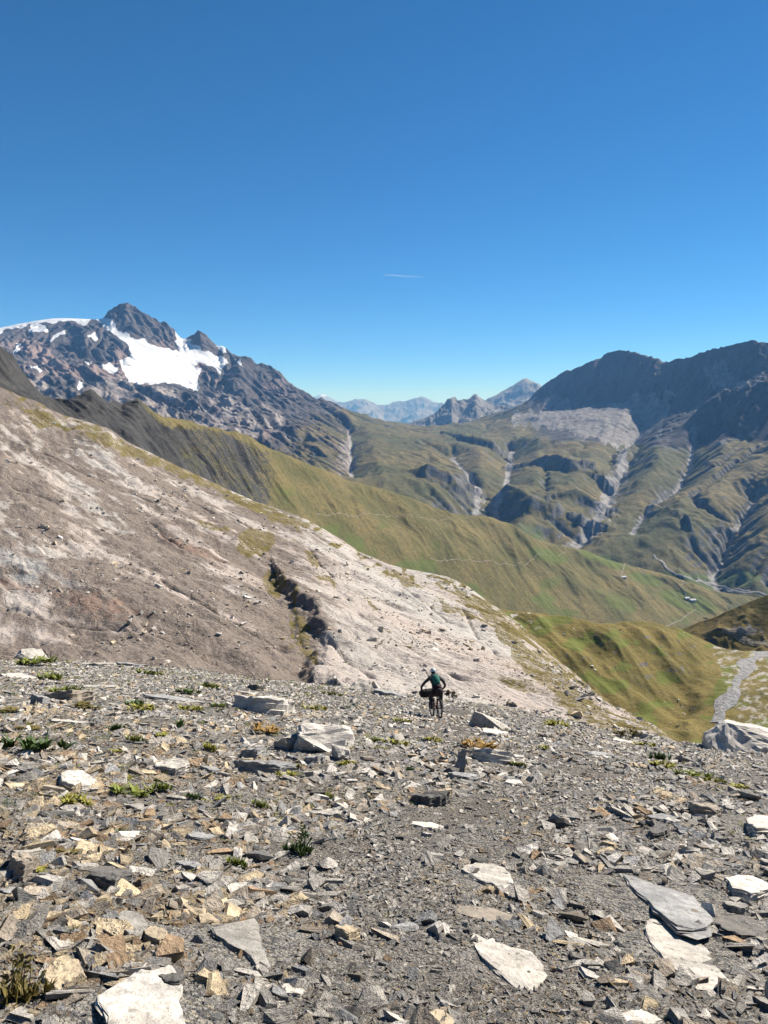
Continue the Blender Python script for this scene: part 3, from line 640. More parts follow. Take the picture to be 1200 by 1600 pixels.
def slab_mat():
    t = NT('slab_rock'); at_ = t.attr('mask'); r, g, b = t.sep(at_.outputs['Color'])[:3]; a = at_.outputs['Alpha']
    st = t.mapping(scale=(0.28, 1.0, 1.0), vec=t.mapping(rot=(0, 0, -B_ANG)))
    n1 = t.noise(0.12, 7, 0.62, st, 0.6); n2 = t.noise(0.55, 7, 0.65, st, 0.4); n3 = t.noise(2.2, 6, 0.65); n4 = t.noise(0.05, 4, 0.5, st); n5 = t.noise(7.0, 4, 0.7)
    pale = t.mix(t.ramp(n2, [(0.3, 0.0), (0.7, 1.0)]), (0.36, 0.328, 0.29), (0.48, 0.448, 0.405))
    pale = t.mix(t.ramp(n4, [(0.42, 0.0), (0.6, 0.6)]), pale, (0.40, 0.315, 0.265))
    dirt = t.mix(t.ramp(n3, [(0.35, 0.0), (0.65, 1.0)]), (0.13, 0.104, 0.086), (0.255, 0.21, 0.174))
    v = t.math('ADD', g, t.math('MULTIPLY', t.math('SUBTRACT', n1, 0.5), 1.0)); v = t.math('ADD', v, t.math('MULTIPLY', t.math('SUBTRACT', n2, 0.5), 1.15))
    v = t.math('ADD', v, t.math('MULTIPLY', t.math('SUBTRACT', n3, 0.5), 0.7))
    c = t.mix(t.ramp(v, [(0.36, 0.0), (0.62, 1.0)]), pale, dirt)
    ru = t.mix(t.ramp(n3, [(0.35, 0.0), (0.7, 1.0)]), (0.20, 0.11, 0.075), (0.33, 0.22, 0.165))
    c = t.mix(t.math('MULTIPLY', soft(t, a, n2, 0.4, 1.2), 0.5), c, ru)
    gs = t.mix(t.ramp(n3, [(0.3, 0.0), (0.7, 1.0)]), (0.085, 0.072, 0.02), (0.20, 0.155, 0.05))
    gv = t.math('ADD', r, t.math('MULTIPLY', t.math('SUBTRACT', n3, 0.5), 1.1)); gv = t.math('ADD', gv, t.math('MULTIPLY', t.math('SUBTRACT', n2, 0.5), 0.8))
    c = t.mix(t.ramp(gv, [(0.42, 0.0), (0.66, 1.0)]), c, gs)
    ck = t.voronoi(0.35, 'DISTANCE_TO_EDGE', t.mapping(scale=(0.25, 1.0, 1.0), vec=t.mapping(rot=(0, 0, -B_ANG + 0.15))))
    crack = t.math('MULTIPLY', t.ramp(ck, [(0.0, 1.0), (0.035, 0.0)]), t.ramp(n2, [(0.45, 0.0), (0.6, 1.0)]))
    c = t.mix(t.math('MULTIPLY', crack, 0.45), c, (0.09, 0.075, 0.06))
    c = t.mix(0.6, c, t.mix(t.ramp(n5, [(0.3, 0.0), (0.7, 1.0)]), (0.6,) * 3, (1.35,) * 3), 'MULTIPLY')
    h = t.math('ADD', t.math('MULTIPLY', n2, 0.9), t.math('MULTIPLY', n3, 0.5)); h = t.math('ADD', h, t.math('MULTIPLY', n5, 0.16)); h = t.math('SUBTRACT', h, t.math('MULTIPLY', crack, 0.15))
    return t.done(c, t.bump(h, 0.55), 0.92)
M_SLAB = slab_mat()
o = mesh_np('rock_slope', np.stack([X, Y, Z], -1).reshape(-1, 3), grid_faces(*X.shape).reshape(-1, 4), M_SLAB, {'mask': np.stack([gr, brown, 0 * gr, rust], -1).reshape(-1, 4)})
tag(o, 'pale pinkish bare rock slope with brown gravel and a ravine', 'slope', kind='structure')

# ------------------------------------------------------------------ the scree slope underfoot
CREST = np.array([at(*p) for p in ((-500,1012,70),(-200,1022,62),(0,1030,58),(150,1033,56),(300,1045,52),(400,1058,49),(500,1068,46),(640,1084,42),(750,1099,38),(850,1119,34),(950,1139,30),(1050,1150,28),(1200,1166,27),(1500,1190,26))])
CQ = CREST[:, 0] / CREST[:, 1]
def g_zf(X, Y):
    X = np.asarray(X, float); Y = np.asarray(Y, float)
    pl = -1.65 - 0.33 * Y - 0.09 * X
    q = X / np.maximum(Y, 6.0)
    Yc = np.interp(q, CQ, CREST[:, 1]); zc = np.interp(q, CQ, CREST[:, 2])
    dl = zc - (-1.65 - 0.33 * Yc - 0.09 * q * Yc)
    r = np.clip(Y / Yc, 0, 1)
    z = pl + dl * r * r
    over = np.maximum(Y - Yc, 0)
    z = z - 0.16 * over - 0.012 * over * over
    fade = np.clip(np.hypot(X, Y) / 3.0, 0, 1)
    z = z + fade * (0.16 * fbm(X / 5.5, Y / 5.5, 3, 141) + 0.05 * fbm(X / 1.3, Y / 1.3, 3, 142)) + 0.014 * fbm(X / 0.28, Y / 0.28, 3, 143) - 0.08
    # the worn trail runs down through the stones
    return z
def trail(X, Y):
    """0..1: fine dark gravel of the worn track"""
    d, _, _ = polydist(X, Y, TRAIL)
    wv = 0.38 + 0.028 * np.clip(Y, 0, 30)
    return np.clip(1.35 - d / wv + 0.8 * fbm(X / 1.1, Y / 1.1, 4, 144), 0, 1)
TRAIL = [tuple(hit(g_zf, a, b_, 1.5, 70)[:2]) for a, b_ in ((900,1900),(840,1600),(800,1480),(700,1400),(620,1370),(560,1330),(700,1280),(900,1240),(960,1215),(850,1190),(760,1160),(700,1135),(690,1110))]
nq, nrow = 760, 460
sY = np.concatenate([np.geomspace(4.0, 11.0, 110, endpoint=False), np.geomspace(11.0, 92.0, nrow - 110)]) - 6.0
qf = np.linspace(-0.78, 0.78, nq)
Y = np.repeat(sY[:, None], nq, 1); X = (Y + 6.0) * qf[None, :]
Z = g_zf(X, Y)
px, py = proj(X, Y, Z)
tr = trail(X, Y)
wet = sstep(0.1, 0.6, fbm(X / 2.6, Y / 2.6, 4, 145))
def ground_mat():
    t = NT('scree_gravel'); at_ = t.attr('mask'); r, g, b = t.sep(at_.outputs['Color'])[:3]
    v1 = t.n.new('ShaderNodeTexVoronoi'); v1.inputs['Scale'].default_value = 38; t.l.new(t.mapping(scale=(1, 1, 1.6)), v1.inputs['Vector'])
    v2 = t.n.new('ShaderNodeTexVoronoi'); v2.inputs['Scale'].default_value = 95; t.l.new(t.tc.outputs['Object'], v2.inputs['Vector'])
    v3 = t.n.new('ShaderNodeTexVoronoi'); v3.inputs['Scale'].default_value = 13; t.l.new(t.mapping(scale=(1, 1, 1.6)), v3.inputs['Vector'])
    n1 = t.noise(1.4, 5, 0.6); n2 = t.noise(60, 4, 0.7)
    hue = t.sep(v1.outputs['Color'])[0]; hue2 = t.sep(v2.outputs['Color'])[0]; hue3 = t.sep(v3.outputs['Color'])[0]
    chip = t.ramp(hue, [(0.0, (0.09, 0.088, 0.085)), (0.35, (0.16, 0.15, 0.14)), (0.6, (0.24, 0.225, 0.2)), (0.82, (0.30, 0.26, 0.2)), (1.0, (0.13, 0.125, 0.12))], 'CONSTANT')
    fine = t.ramp(hue2, [(0.0, (0.10, 0.09, 0.078)), (0.4, (0.165, 0.148, 0.13)), (0.75, (0.25, 0.225, 0.195)), (1.0, (0.34, 0.31, 0.27))])
    big = t.ramp(hue3, [(0.0, (0.14, 0.14, 0.145)), (0.5, (0.22, 0.21, 0.195)), (1.0, (0.30, 0.275, 0.23))])
    c = t.mix(t.ramp(hue3, [(0.45, 0.0), (0.55, 0.75)]), chip, big)
    soil = t.mix(t.ramp(n1, [(0.4, 0.0), (0.65, 0.6)]), fine, (0.115, 0.097, 0.08))
    c = t.mix(soft(t, r, n1, 0.5, 0.8), c, soil)
    gap = t.ramp(v1.outputs['Distance'], [(0.45, 0.0), (0.75, 1.0)])
    c = t.mix(t.math('MULTIPLY', gap, 0.5), c, (0.07, 0.062, 0.054))
    c = t.mix(0.5, c, t.mix(t.ramp(n2, [(0.3, 0.0), (0.7, 1.0)]), (0.6,) * 3, (1.35,) * 3), 'MULTIPLY')
    h = t.math('ADD', t.math('MULTIPLY', v1.outputs['Distance'], -1.0), t.math('MULTIPLY', v2.outputs['Distance'], -0.4))
    h = t.math('ADD', h, t.math('MULTIPLY', hue, 0.9)); h = t.math('ADD', h, t.math('MULTIPLY', hue3, 1.5)); h = t.math('ADD', h, t.math('MULTIPLY', n2, 0.25))
    return t.done(c, t.bump(h, 0.022), 0.9)
o = mesh_np('scree_ground', np.stack([X, Y, Z], -1).reshape(-1, 3), grid_faces(nrow, nq).reshape(-1, 4), ground_mat(), {'mask': np.stack([tr, wet, 0 * tr, 0 * tr + 1], -1).reshape(-1, 4)})
tag(o, 'grey slope of fine slate gravel and soil under the loose stones', 'ground', kind='structure')
# ------------------------------------------------------------------ loose stones
rnd = random.Random(5); rs = np.random.RandomState(77)
PALETTE = {'grey': (0.30, 0.29, 0.272), 'blue-grey': (0.315, 0.32, 0.325), 'pale grey': (0.50, 0.475, 0.435), 'tan': (0.55, 0.455, 0.315), 'dark grey': (0.12, 0.117, 0.115),
           'rusty brown': (0.38, 0.275, 0.18), 'whitish': (0.64, 0.61, 0.565), 'brownish grey': (0.36, 0.315, 0.26)}
PALETTE = {k_: (c_[0] * 1.02, c_[1] * 1.0, c_[2] * 0.965) for k_, c_ in PALETTE.items()}
def stone_mat(name, kind):
    t = NT(name)
    if kind == 'obj':
        oi = t.n.new('ShaderNodeObjectInfo'); base = oi.outputs['Color']; rv = oi.outputs['Random']
        vec = t.n.new('ShaderNodeVectorMath'); vec.operation = 'ADD'; t.l.new(t.tc.outputs['Object'], vec.inputs[0])
        t.l.new(t.math('MULTIPLY', rv, 37.0), vec.inputs[1]); v = vec.outputs[0]
    else:
        a = t.attr('tint', 'INSTANCER'); base = a.outputs['Color']
        vec = t.n.new('ShaderNodeVectorMath'); vec.operation = 'ADD'; t.l.new(t.tc.outputs['Object'], vec.inputs[0])
        oi = t.n.new('ShaderNodeObjectInfo'); t.l.new(t.math('MULTIPLY', oi.outputs['Random'], 37.0), vec.inputs[1]); v = vec.outputs[0]
    sc = 1.0 if kind == 'obj' else 0.35
    lay = t.mapping(scale=(1, 1, 7), vec=v)
    n1 = t.noise(3.2 * sc, 6, 0.65, v); n2 = t.noise(9 * sc, 5, 0.65, lay); n3 = t.noise(34 * sc, 4, 0.7, v)
    c = t.mix(t.ramp(n1, [(0.32, 0.0), (0.68, 1.0)]), t.mix(1.0, base, (0.66, 0.66, 0.68), 'MULTIPLY'), t.mix(1.0, base, (1.28, 1.25, 1.2), 'MULTIPLY'))
    c = t.mix(t.ramp(n2, [(0.42, 0.5), (0.55, 0.0)]), c, t.mix(1.0, base, (0.5, 0.48, 0.46), 'MULTIPLY'))
    c = t.mix(t.ramp(n3, [(0.3, 0.22), (0.5, 0.0)]), c, (0.09, 0.082, 0.075))
    c = t.mix(t.ramp(n3, [(0.62, 0.0), (0.75, 0.3)]), c, (0.62, 0.60, 0.56))
    if kind == 'obj':
        n6 = t.noise(1.5, 5, 0.7, v, 0.5); c = t.mix(t.ramp(n6, [(0.45, 0.0), (0.68, 0.4)]), c, (0.22, 0.195, 0.165))
        n7 = t.noise(14, 3, 0.5, v); c = t.mix(t.ramp(n7, [(0.60, 0.0), (0.66, 0.5)]), c, (0.13, 0.125, 0.105))
    h = t.math('ADD', t.math('MULTIPLY', n1, 0.6), t.math('MULTIPLY', n2, 0.5)); h = t.math('ADD', h, t.math('MULTIPLY', n3, 0.22))
    return t.done(c, t.bump(h, 0.05 if kind == 'obj' else 0.10), 0.78)
M_STONE = stone_mat('loose_stone', 'obj'); M_CHIP = stone_mat('slate_chip', 'inst')

def chip_mesh(seed, flat, n=6, name='chip', lay=0):
    """an angular plate of slate: ragged polygon, chamfered, sometimes with a broken ledge; unit size"""
    r = random.Random(seed); bm = bmesh.new()
    el = r.uniform(0.5, 0.85); ang = sorted(r.uniform(0, 2 * math.pi) * 0.35 + k * 2 * math.pi / n for k in range(n))
    ring = [(0.5 * math.cos(a) * r.uniform(0.8, 1.1), 0.5 * el * math.sin(a) * r.uniform(0.8, 1.1)) for a in ang]
    tilt = (r.uniform(-.25, .25), r.uniform(-.25, .25))
    rows = []
    levels = [(-0.5, r.uniform(.75, 1.0)), (r.uniform(-.1, .25), r.uniform(0.95, 1.05)), (0.5, r.uniform(0.78, 0.95))]
    for z, sc in levels:
        ox, oy = r.uniform(-.05, .05), r.uniform(-.05, .05)
        rows.append([bm.verts.new((x * sc + ox, y * sc + oy, flat * (z + (tilt[0] * x + tilt[1] * y) * (1 if z > 0 else .3) + r.uniform(-.08, .08)))) for x, y in ring])
    for a, b_ in zip(rows[:-1], rows[1:]):
        for k in range(n): bm.faces.new((a[k], a[(k + 1) % n], b_[(k + 1) % n], b_[k]))
    bm.faces.new(rows[-1]); bm.faces.new(rows[0][::-1])
    bmesh.ops.triangulate(bm, faces=[f for f in bm.faces if len(f.verts) > 4])
    me = bpy.data.meshes.new(name); bm.to_mesh(me); bm.free(); return me
def block_mesh(seed, dims, npts=16, cuts=0, rough=0.05, name='block', pts=None, smooth=False):
    r = random.Random(seed); bm = bmesh.new()
    if pts is None:
        pts = []
        for k in range(npts):
            while True:
                p = Vector((r.uniform(-1, 1), r.uniform(-1, 1), r.uniform(-1, 1)))
                if 0.55 < p.length < 1.25: break
            pts.append((p.x * dims[0] / 2, p.y * dims[1] / 2, p.z * dims[2] / 2))
    vs = [bm.verts.new(p) for p in pts]
    g = bmesh.ops.convex_hull(bm, input=vs)
    bmesh.ops.delete(bm, geom=[v for v in bm.verts if not v.link_faces], context='VERTS')
    if cuts:
        bmesh.ops.subdivide_edges(bm, edges=bm.edges[:], cuts=cuts, use_grid_fill=True)
        bmesh.ops.triangulate(bm, faces=bm.faces[:])
        bm.normal_update()
        co = np.array([v.co[:] for v in bm.verts]); L = max(dims); off = seed * 3.7
        d = rough * L * (fbm((co[:, 0] + co[:, 2]) / L * 2.6 + off, (co[:, 1] - co[:, 2] * .7) / L * 2.6, 4, seed % 50) + 0.6 * (ridged(co[:, 0] / L * 4 + co[:, 2] / L * 2 + off, co[:, 2] / L * 6 + co[:, 1] / L * 3, 3, seed % 37) - 0.9))
        for v, k, dd in zip(list(bm.verts), range(len(co)), d): v.co += v.normal * float(dd)
    me = bpy.data.meshes.new(name); bm.to_mesh(me); bm.free()
    if smooth: me.polygons.foreach_set('use_smooth', np.ones(len(me.polygons), bool))
    return me

def ground_frame(x, y, yaw=0.0, tilt=(0, 0)):
    e = 0.25
    z = float(g_zf(np.array([x]), np.array([y]))[0])
    zx = (float(g_zf(np.array([x + e]), np.array([y]))[0]) - float(g_zf(np.array([x - e]), np.array([y]))[0])) / (2 * e)
    zy = (float(g_zf(np.array([x]), np.array([y + e]))[0]) - float(g_zf(np.array([x]), np.array([y - e]))[0])) / (2 * e)
    n = Vector((-zx, -zy, 1)).normalized()
    qd = Vector((0, 0, 1)).rotation_difference(n)
    R = qd.to_matrix() @ Euler((tilt[0], tilt[1], 0)).to_matrix() @ Euler((0, 0, yaw)).to_matrix()
    return Vector((x, y, z)), R

def ghit(px, py):
    for _ in range(30):
        c = hit(g_zf, px, py, 1.5, 80, 300); q = c[0] / c[1]
        if c[1] < np.interp(q, CQ, CREST[:, 1]) + 0.5: return c
        py += 1.5
    return c
LANDMARKS = []                       # (px, py, phrase) of the stones one can find easily
OCC = []                             # occupied discs on the ground (x, y, r)
def slab_mesh(outl, T, seed, wedge=(0, 0), ledge=0.06):
    """a bedded slab: traced outline (local x, y), thickness T, wedge raises one side; ragged layered edge, uneven top"""
    r = random.Random(seed); P = np.array(outl, float); n = len(P)
    # resample to an even outline and roughen it
    seg = np.roll(P, -1, 0) - P; L = np.hypot(seg[:, 0], seg[:, 1]); cum = np.concatenate([[0], np.cumsum(L)]); N = 30
    s = np.linspace(0, cum[-1], N, endpoint=False); Q = np.stack([np.interp(s, cum, np.append(P[:, k], P[0, k])) for k in (0, 1)], 1)
    size = max(np.ptp(Q[:, 0]), np.ptp(Q[:, 1])); cen = Q.mean(0); D = Q - cen
    jit = 1 + 0.05 * np.array([r.gauss(0, 1) for _ in range(N)])
    lev = [(-0.6, 0.97), (0.0, 1.02), (0.32, 1.03), (0.36, 0.985), (0.66, 1.0), (0.70, 0.965), (0.93, 0.975), (1.0, 0.93), (1.0, 0.72), (1.0, 0.45), (1.0, 0.2)]
    V = []
    for k, (h, sc) in enumerate(lev):
        j2 = 1 + (0.025 if k < 8 else 0.01) * np.array([r.gauss(0, 1) for _ in range(N)])
        xy = cen + D * (sc * jit * j2)[:, None]
        w_ = 1 + wedge[0] * (xy[:, 0] - cen[0]) / size * 2 + wedge[1] * (xy[:, 1] - cen[1]) / size * 2
        zz = T * h * np.maximum(w_, 0.12)
        if k >= 6:
            zz = zz + 0.16 * T * fbm(xy[:, 0] / size * 4 + seed, xy[:, 1] / size * 4, 3, seed % 40) + ledge * T * np.floor(3 * fbm(xy[:, 0] / size * 2 + seed, xy[:, 1] / size * 2.5, 2, seed % 31))
        V += [(a, b_, c_) for (a, b_), c_ in zip(xy, zz)]
    ztop = float(np.mean([v[2] for v in V[-N:]])); V.append((cen[0], cen[1], ztop))
    F = []
    for k in range(len(lev) - 1):
        for i in range(N):
            a = k * N + i; b_ = k * N + (i + 1) % N
            F += [(a, b_, b_ + N), (a, b_ + N, a + N)]
    k = (len(lev) - 1) * N; F += [(k + i, k + (i + 1) % N, len(V) - 1) for i in range(N)]
    return V, F
def add_slab(px, py, w_, h_, T, colour, label, outline=None, wedge=(0, 0), seed=1, yaw=0.0, land=None, name='flat_rock', sink=0.0):
    """a slab whose footprint on the ground spans the given frame box"""
    c = ghit(px, py)
    if outline is None:
        r = random.Random(seed); m = 9
        outline = []
        for k in range(m):
            a = 2 * math.pi * (k + r.uniform(-.3, .3)) / m; e = 1 / max(abs(math.cos(a)) ** 1.4 + abs(math.sin(a)) ** 1.4, .6) ** .5
            outline.append((px + w_ / 2 * math.cos(a) * e * r.uniform(.88, 1.1), py - h_ / 2 * math.sin(a) * e * r.uniform(.88, 1.1)))
    pos, R = ground_frame(c[0], c[1], 0.0)
    kk = pos.y / FPX; vd = pos.normalized(); nn = R @ Vector((0, 0, 1)); gz = max(abs(vd.dot(nn)), 0.13)
    loc = [Vector(((a - px) * kk + pos.x / pos.y * (py - b_) * kk / gz * CP, (py - b_) * kk / gz * CP, 0)) for a, b_ in outline]
    if sum(loc[i].x * loc[(i + 1) % len(loc)].y - loc[(i + 1) % len(loc)].x * loc[i].y for i in range(len(loc))) < 0: loc = loc[::-1]
    V, F = slab_mesh([(l.x, l.y) for l in loc], T, seed, wedge)
    o = mesh_np(name, V, F, M_STONE, smooth=False)
    o.matrix_world = Matrix.Translation(pos - Vector((0, 0, sink))) @ R.to_4x4()
    k = rnd.uniform(.92, 1.08); cc = PALETTE[colour]; o.color = (cc[0] * k, cc[1] * k, cc[2] * k, 1)
    tag(o, label, 'rock', 'large rocks on the scree')
    rad = max(max(l.length for l in loc) * 0.8, .05); OCC.append((pos.x, pos.y, rad))
    if land: LANDMARKS.append((px, py, land))
    return o
def add_block(px, py, dims, colour, label, seed, yaw=0.0, tilt=(0, 0), cuts=3, rough=0.035, lift=0.25, pts=None, land=None, npts=16, name='boulder'):
    c = ghit(px, py); pos, R = ground_frame(c[0], c[1], yaw, tilt)
    o = bpy.data.objects.new(name, block_mesh(seed, dims, npts, cuts, rough, name, pts)); o.data.materials.append(M_STONE); COL.objects.link(o)
    o.matrix_world = Matrix.Translation(pos + R @ Vector((0, 0, dims[2] * lift if pts is None else 0))) @ R.to_4x4()
    k = rnd.uniform(.94, 1.06); cc = PALETTE[colour]; o.color = (cc[0] * k, cc[1] * k, cc[2] * k, 1)
    tag(o, label, 'rock', 'large rocks on the scree'); OCC.append((pos.x, pos.y, max(dims[:2]) * .45))
    if land: LANDMARKS.append((px, py, land))
    return o
def mpp(px, py):
    c = ghit(px, py); return c[1] / FPX       # metres per frame pixel there

# --- the rocks one can pick out, from the brow of the slope down to the viewer's feet
k = mpp(415, 1118)
add_slab(416, 1114, 94, 15, 24 * k, 'whitish', 'long pale flat-topped boulder with dark shaded front, upslope of the craggy boulder', seed=11, wedge=(0.1, -0.25), land='the long flat-topped boulder')
k = mpp(500, 1178)
add_block(505, 1168, (132 * k, 90 * k, 66 * k), 'whitish', 'largest craggy pale boulder with a dark hollow in its middle', 13, 0.2, (0.1, 0.05), 4, 0.06, 0.18, land='the craggy boulder', npts=14)
add_block(462, 1166, (70 * k, 60 * k, 46 * k), 'pale grey', 'grey layered boulder leaning on the uphill end of the craggy boulder', 14, 0.7, (0.2, -0.2), 3, 0.06, 0.2)
add_block(528, 1184, (40 * k, 40 * k, 28 * k), 'pale grey', 'small angular block at the foot of the craggy boulder', 15, 0.3, (0.2, 0.2), 2, 0.05, 0.2)
add_slab(395, 1180, 46, 14, 10 * k, 'blue-grey', 'tilted blue-grey plate propped beside the craggy boulder', seed=16, wedge=(0.6, -0.3))
add_slab(492, 1190, 36, 10, 9 * k, 'blue-grey', 'blue-grey shard lying directly below the craggy boulder', seed=17, wedge=(0.3, -0.3))
k = mpp(410, 1208)
add_slab(412, 1205, 104, 14, 15 * k, 'blue-grey', 'blue-grey slab with a black shaded front edge below the craggy boulder', seed=18, wedge=(-0.2, -0.4), land='the black-edged slab')
k = 1.15 * mpp(762, 1138)
add_block(762, 1136, (1, 1, 1), 'pale grey', 'wedge-shaped block with a black face just downhill of the cyclist', 19, 0, (0, 0), 4, 0.03, land='the black-faced wedge block',
          pts=[(-28*k, -18*k, -6*k), (-20*k, -20*k, -8*k), (5*k, -20*k, -8*k), (34*k, -14*k, -6*k), (34*k, 20*k, -4*k), (-26*k, 20*k, -4*k), (-24*k, -20*k, 22*k), (-12*k, -23*k, 19*k), (6*k, -24*k, 8*k), (-18*k, 4*k, 20*k), (28*k, -2*k, 5*k), (6*k, 10*k, 13*k), (28*k, 14*k, 4*k)])
add_slab(772, 1147, 46, 8, 4 * k, 'whitish', 'flat white slab under the black-faced wedge block', seed=20)
k = mpp(775, 1192)
add_slab(774, 1190, 92, 14, 15 * k, 'whitish', 'long narrow slab with deep shade under its front, beside the upright stone', seed=21, wedge=(-0.25, -0.4), land='the long narrow slab')
add_slab(806, 1196, 40, 9, 6 * k, 'brownish grey', 'brownish plate at the thin end of the long narrow slab', seed=22)
k = mpp(717, 1208)
add_block(716, 1206, (1, 1, 1), 'blue-grey', 'upright pointed grey stone standing on the slope like a marker', 23, 0.2, (0.0, 0.08), 3, 0.03, land='the upright pointed stone', name='upright_stone',
          pts=[(-9*k, -7*k, -6*k), (9*k, -7*k, -6*k), (9*k, 7*k, -6*k), (-9*k, 7*k, -6*k), (-5*k, -4*k, 33*k), (4*k, -4*k, 35*k), (5*k, 4*k, 31*k), (-4*k, 5*k, 30*k), (8*k, -5*k, 18*k), (-8*k, -6*k, 15*k)])
add_slab(724, 1216, 52, 12, 7 * k, 'blue-grey', 'flat plates at the foot of the upright pointed stone', seed=24, wedge=(-.3, -.3))
add_slab(706, 1207, 22, 8, 8 * k, 'dark grey', 'dark shard leaning against the upright pointed stone', seed=25)
add_block(721, 1166, (8 * k, 8 * k, 26 * k), 'whitish', 'small white stone standing on end uphill of the upright stone', 26, 0.1, (0, 0), 2, 0.04, 0.42)
k = mpp(672, 1258)
add_slab(672, 1254, 66, 15, 15 * k, 'dark grey', 'dark layered wedge of slate with a raised tip below the upright stone', seed=27, wedge=(0.35, -0.35), land='the dark slate wedge')
add_slab(690, 1242, 40, 8, 9 * k, 'tan', 'thin tan plate resting on the dark slate wedge', seed=28, wedge=(.3, -.2))
k = mpp(1140, 1174)
add_block(1146, 1172, (2.6, 2, 1), 'whitish', 'huge pale boulder with a black overhanging face at the edge of the slope', 29, 0, (0, 0), 6, 0.035, land='the huge pale boulder',
          pts=[(-50*k, -34*k, -12*k), (-30*k, -48*k, -12*k), (10*k, -46*k, -14*k), (50*k, -36*k, -14*k), (120*k, -10*k, -14*k), (130*k, 70*k, -20*k), (-30*k, 60*k, -10*k), (-52*k, -30*k, 11.2*k), (-30*k, -26*k, 35.2*k), (-20*k, -24*k, 48*k), (-12*k, 6*k, 49.6*k), (2*k, -36*k, 27.2*k), (24*k, -44*k, 8*k), (60*k, -30*k, 17.6*k), (110*k, 0*k, 20.8*k), (-44*k, 10*k, 24*k), (40*k, 40*k, 43.2*k), (110*k, 60*k, 32*k)])
k = mpp(562, 1074)
add_block(562, 1071, (44 * k, 30 * k, 22 * k), 'pale grey', 'block with a dark side on the brow of the slope above the craggy boulder', 30, 0.4, (0.1, 0.2), 3, 0.04, 0.3, land='the block on the brow')
k = mpp(45, 1026)
add_block(48, 1023, (76 * k, 50 * k, 26 * k), 'pale grey', 'low grey boulder with a shaded hollow on the upper brow of the scree', 31, 0.1, (0.1, 0), 3, 0.05, 0.22, land='the low boulder on the brow')
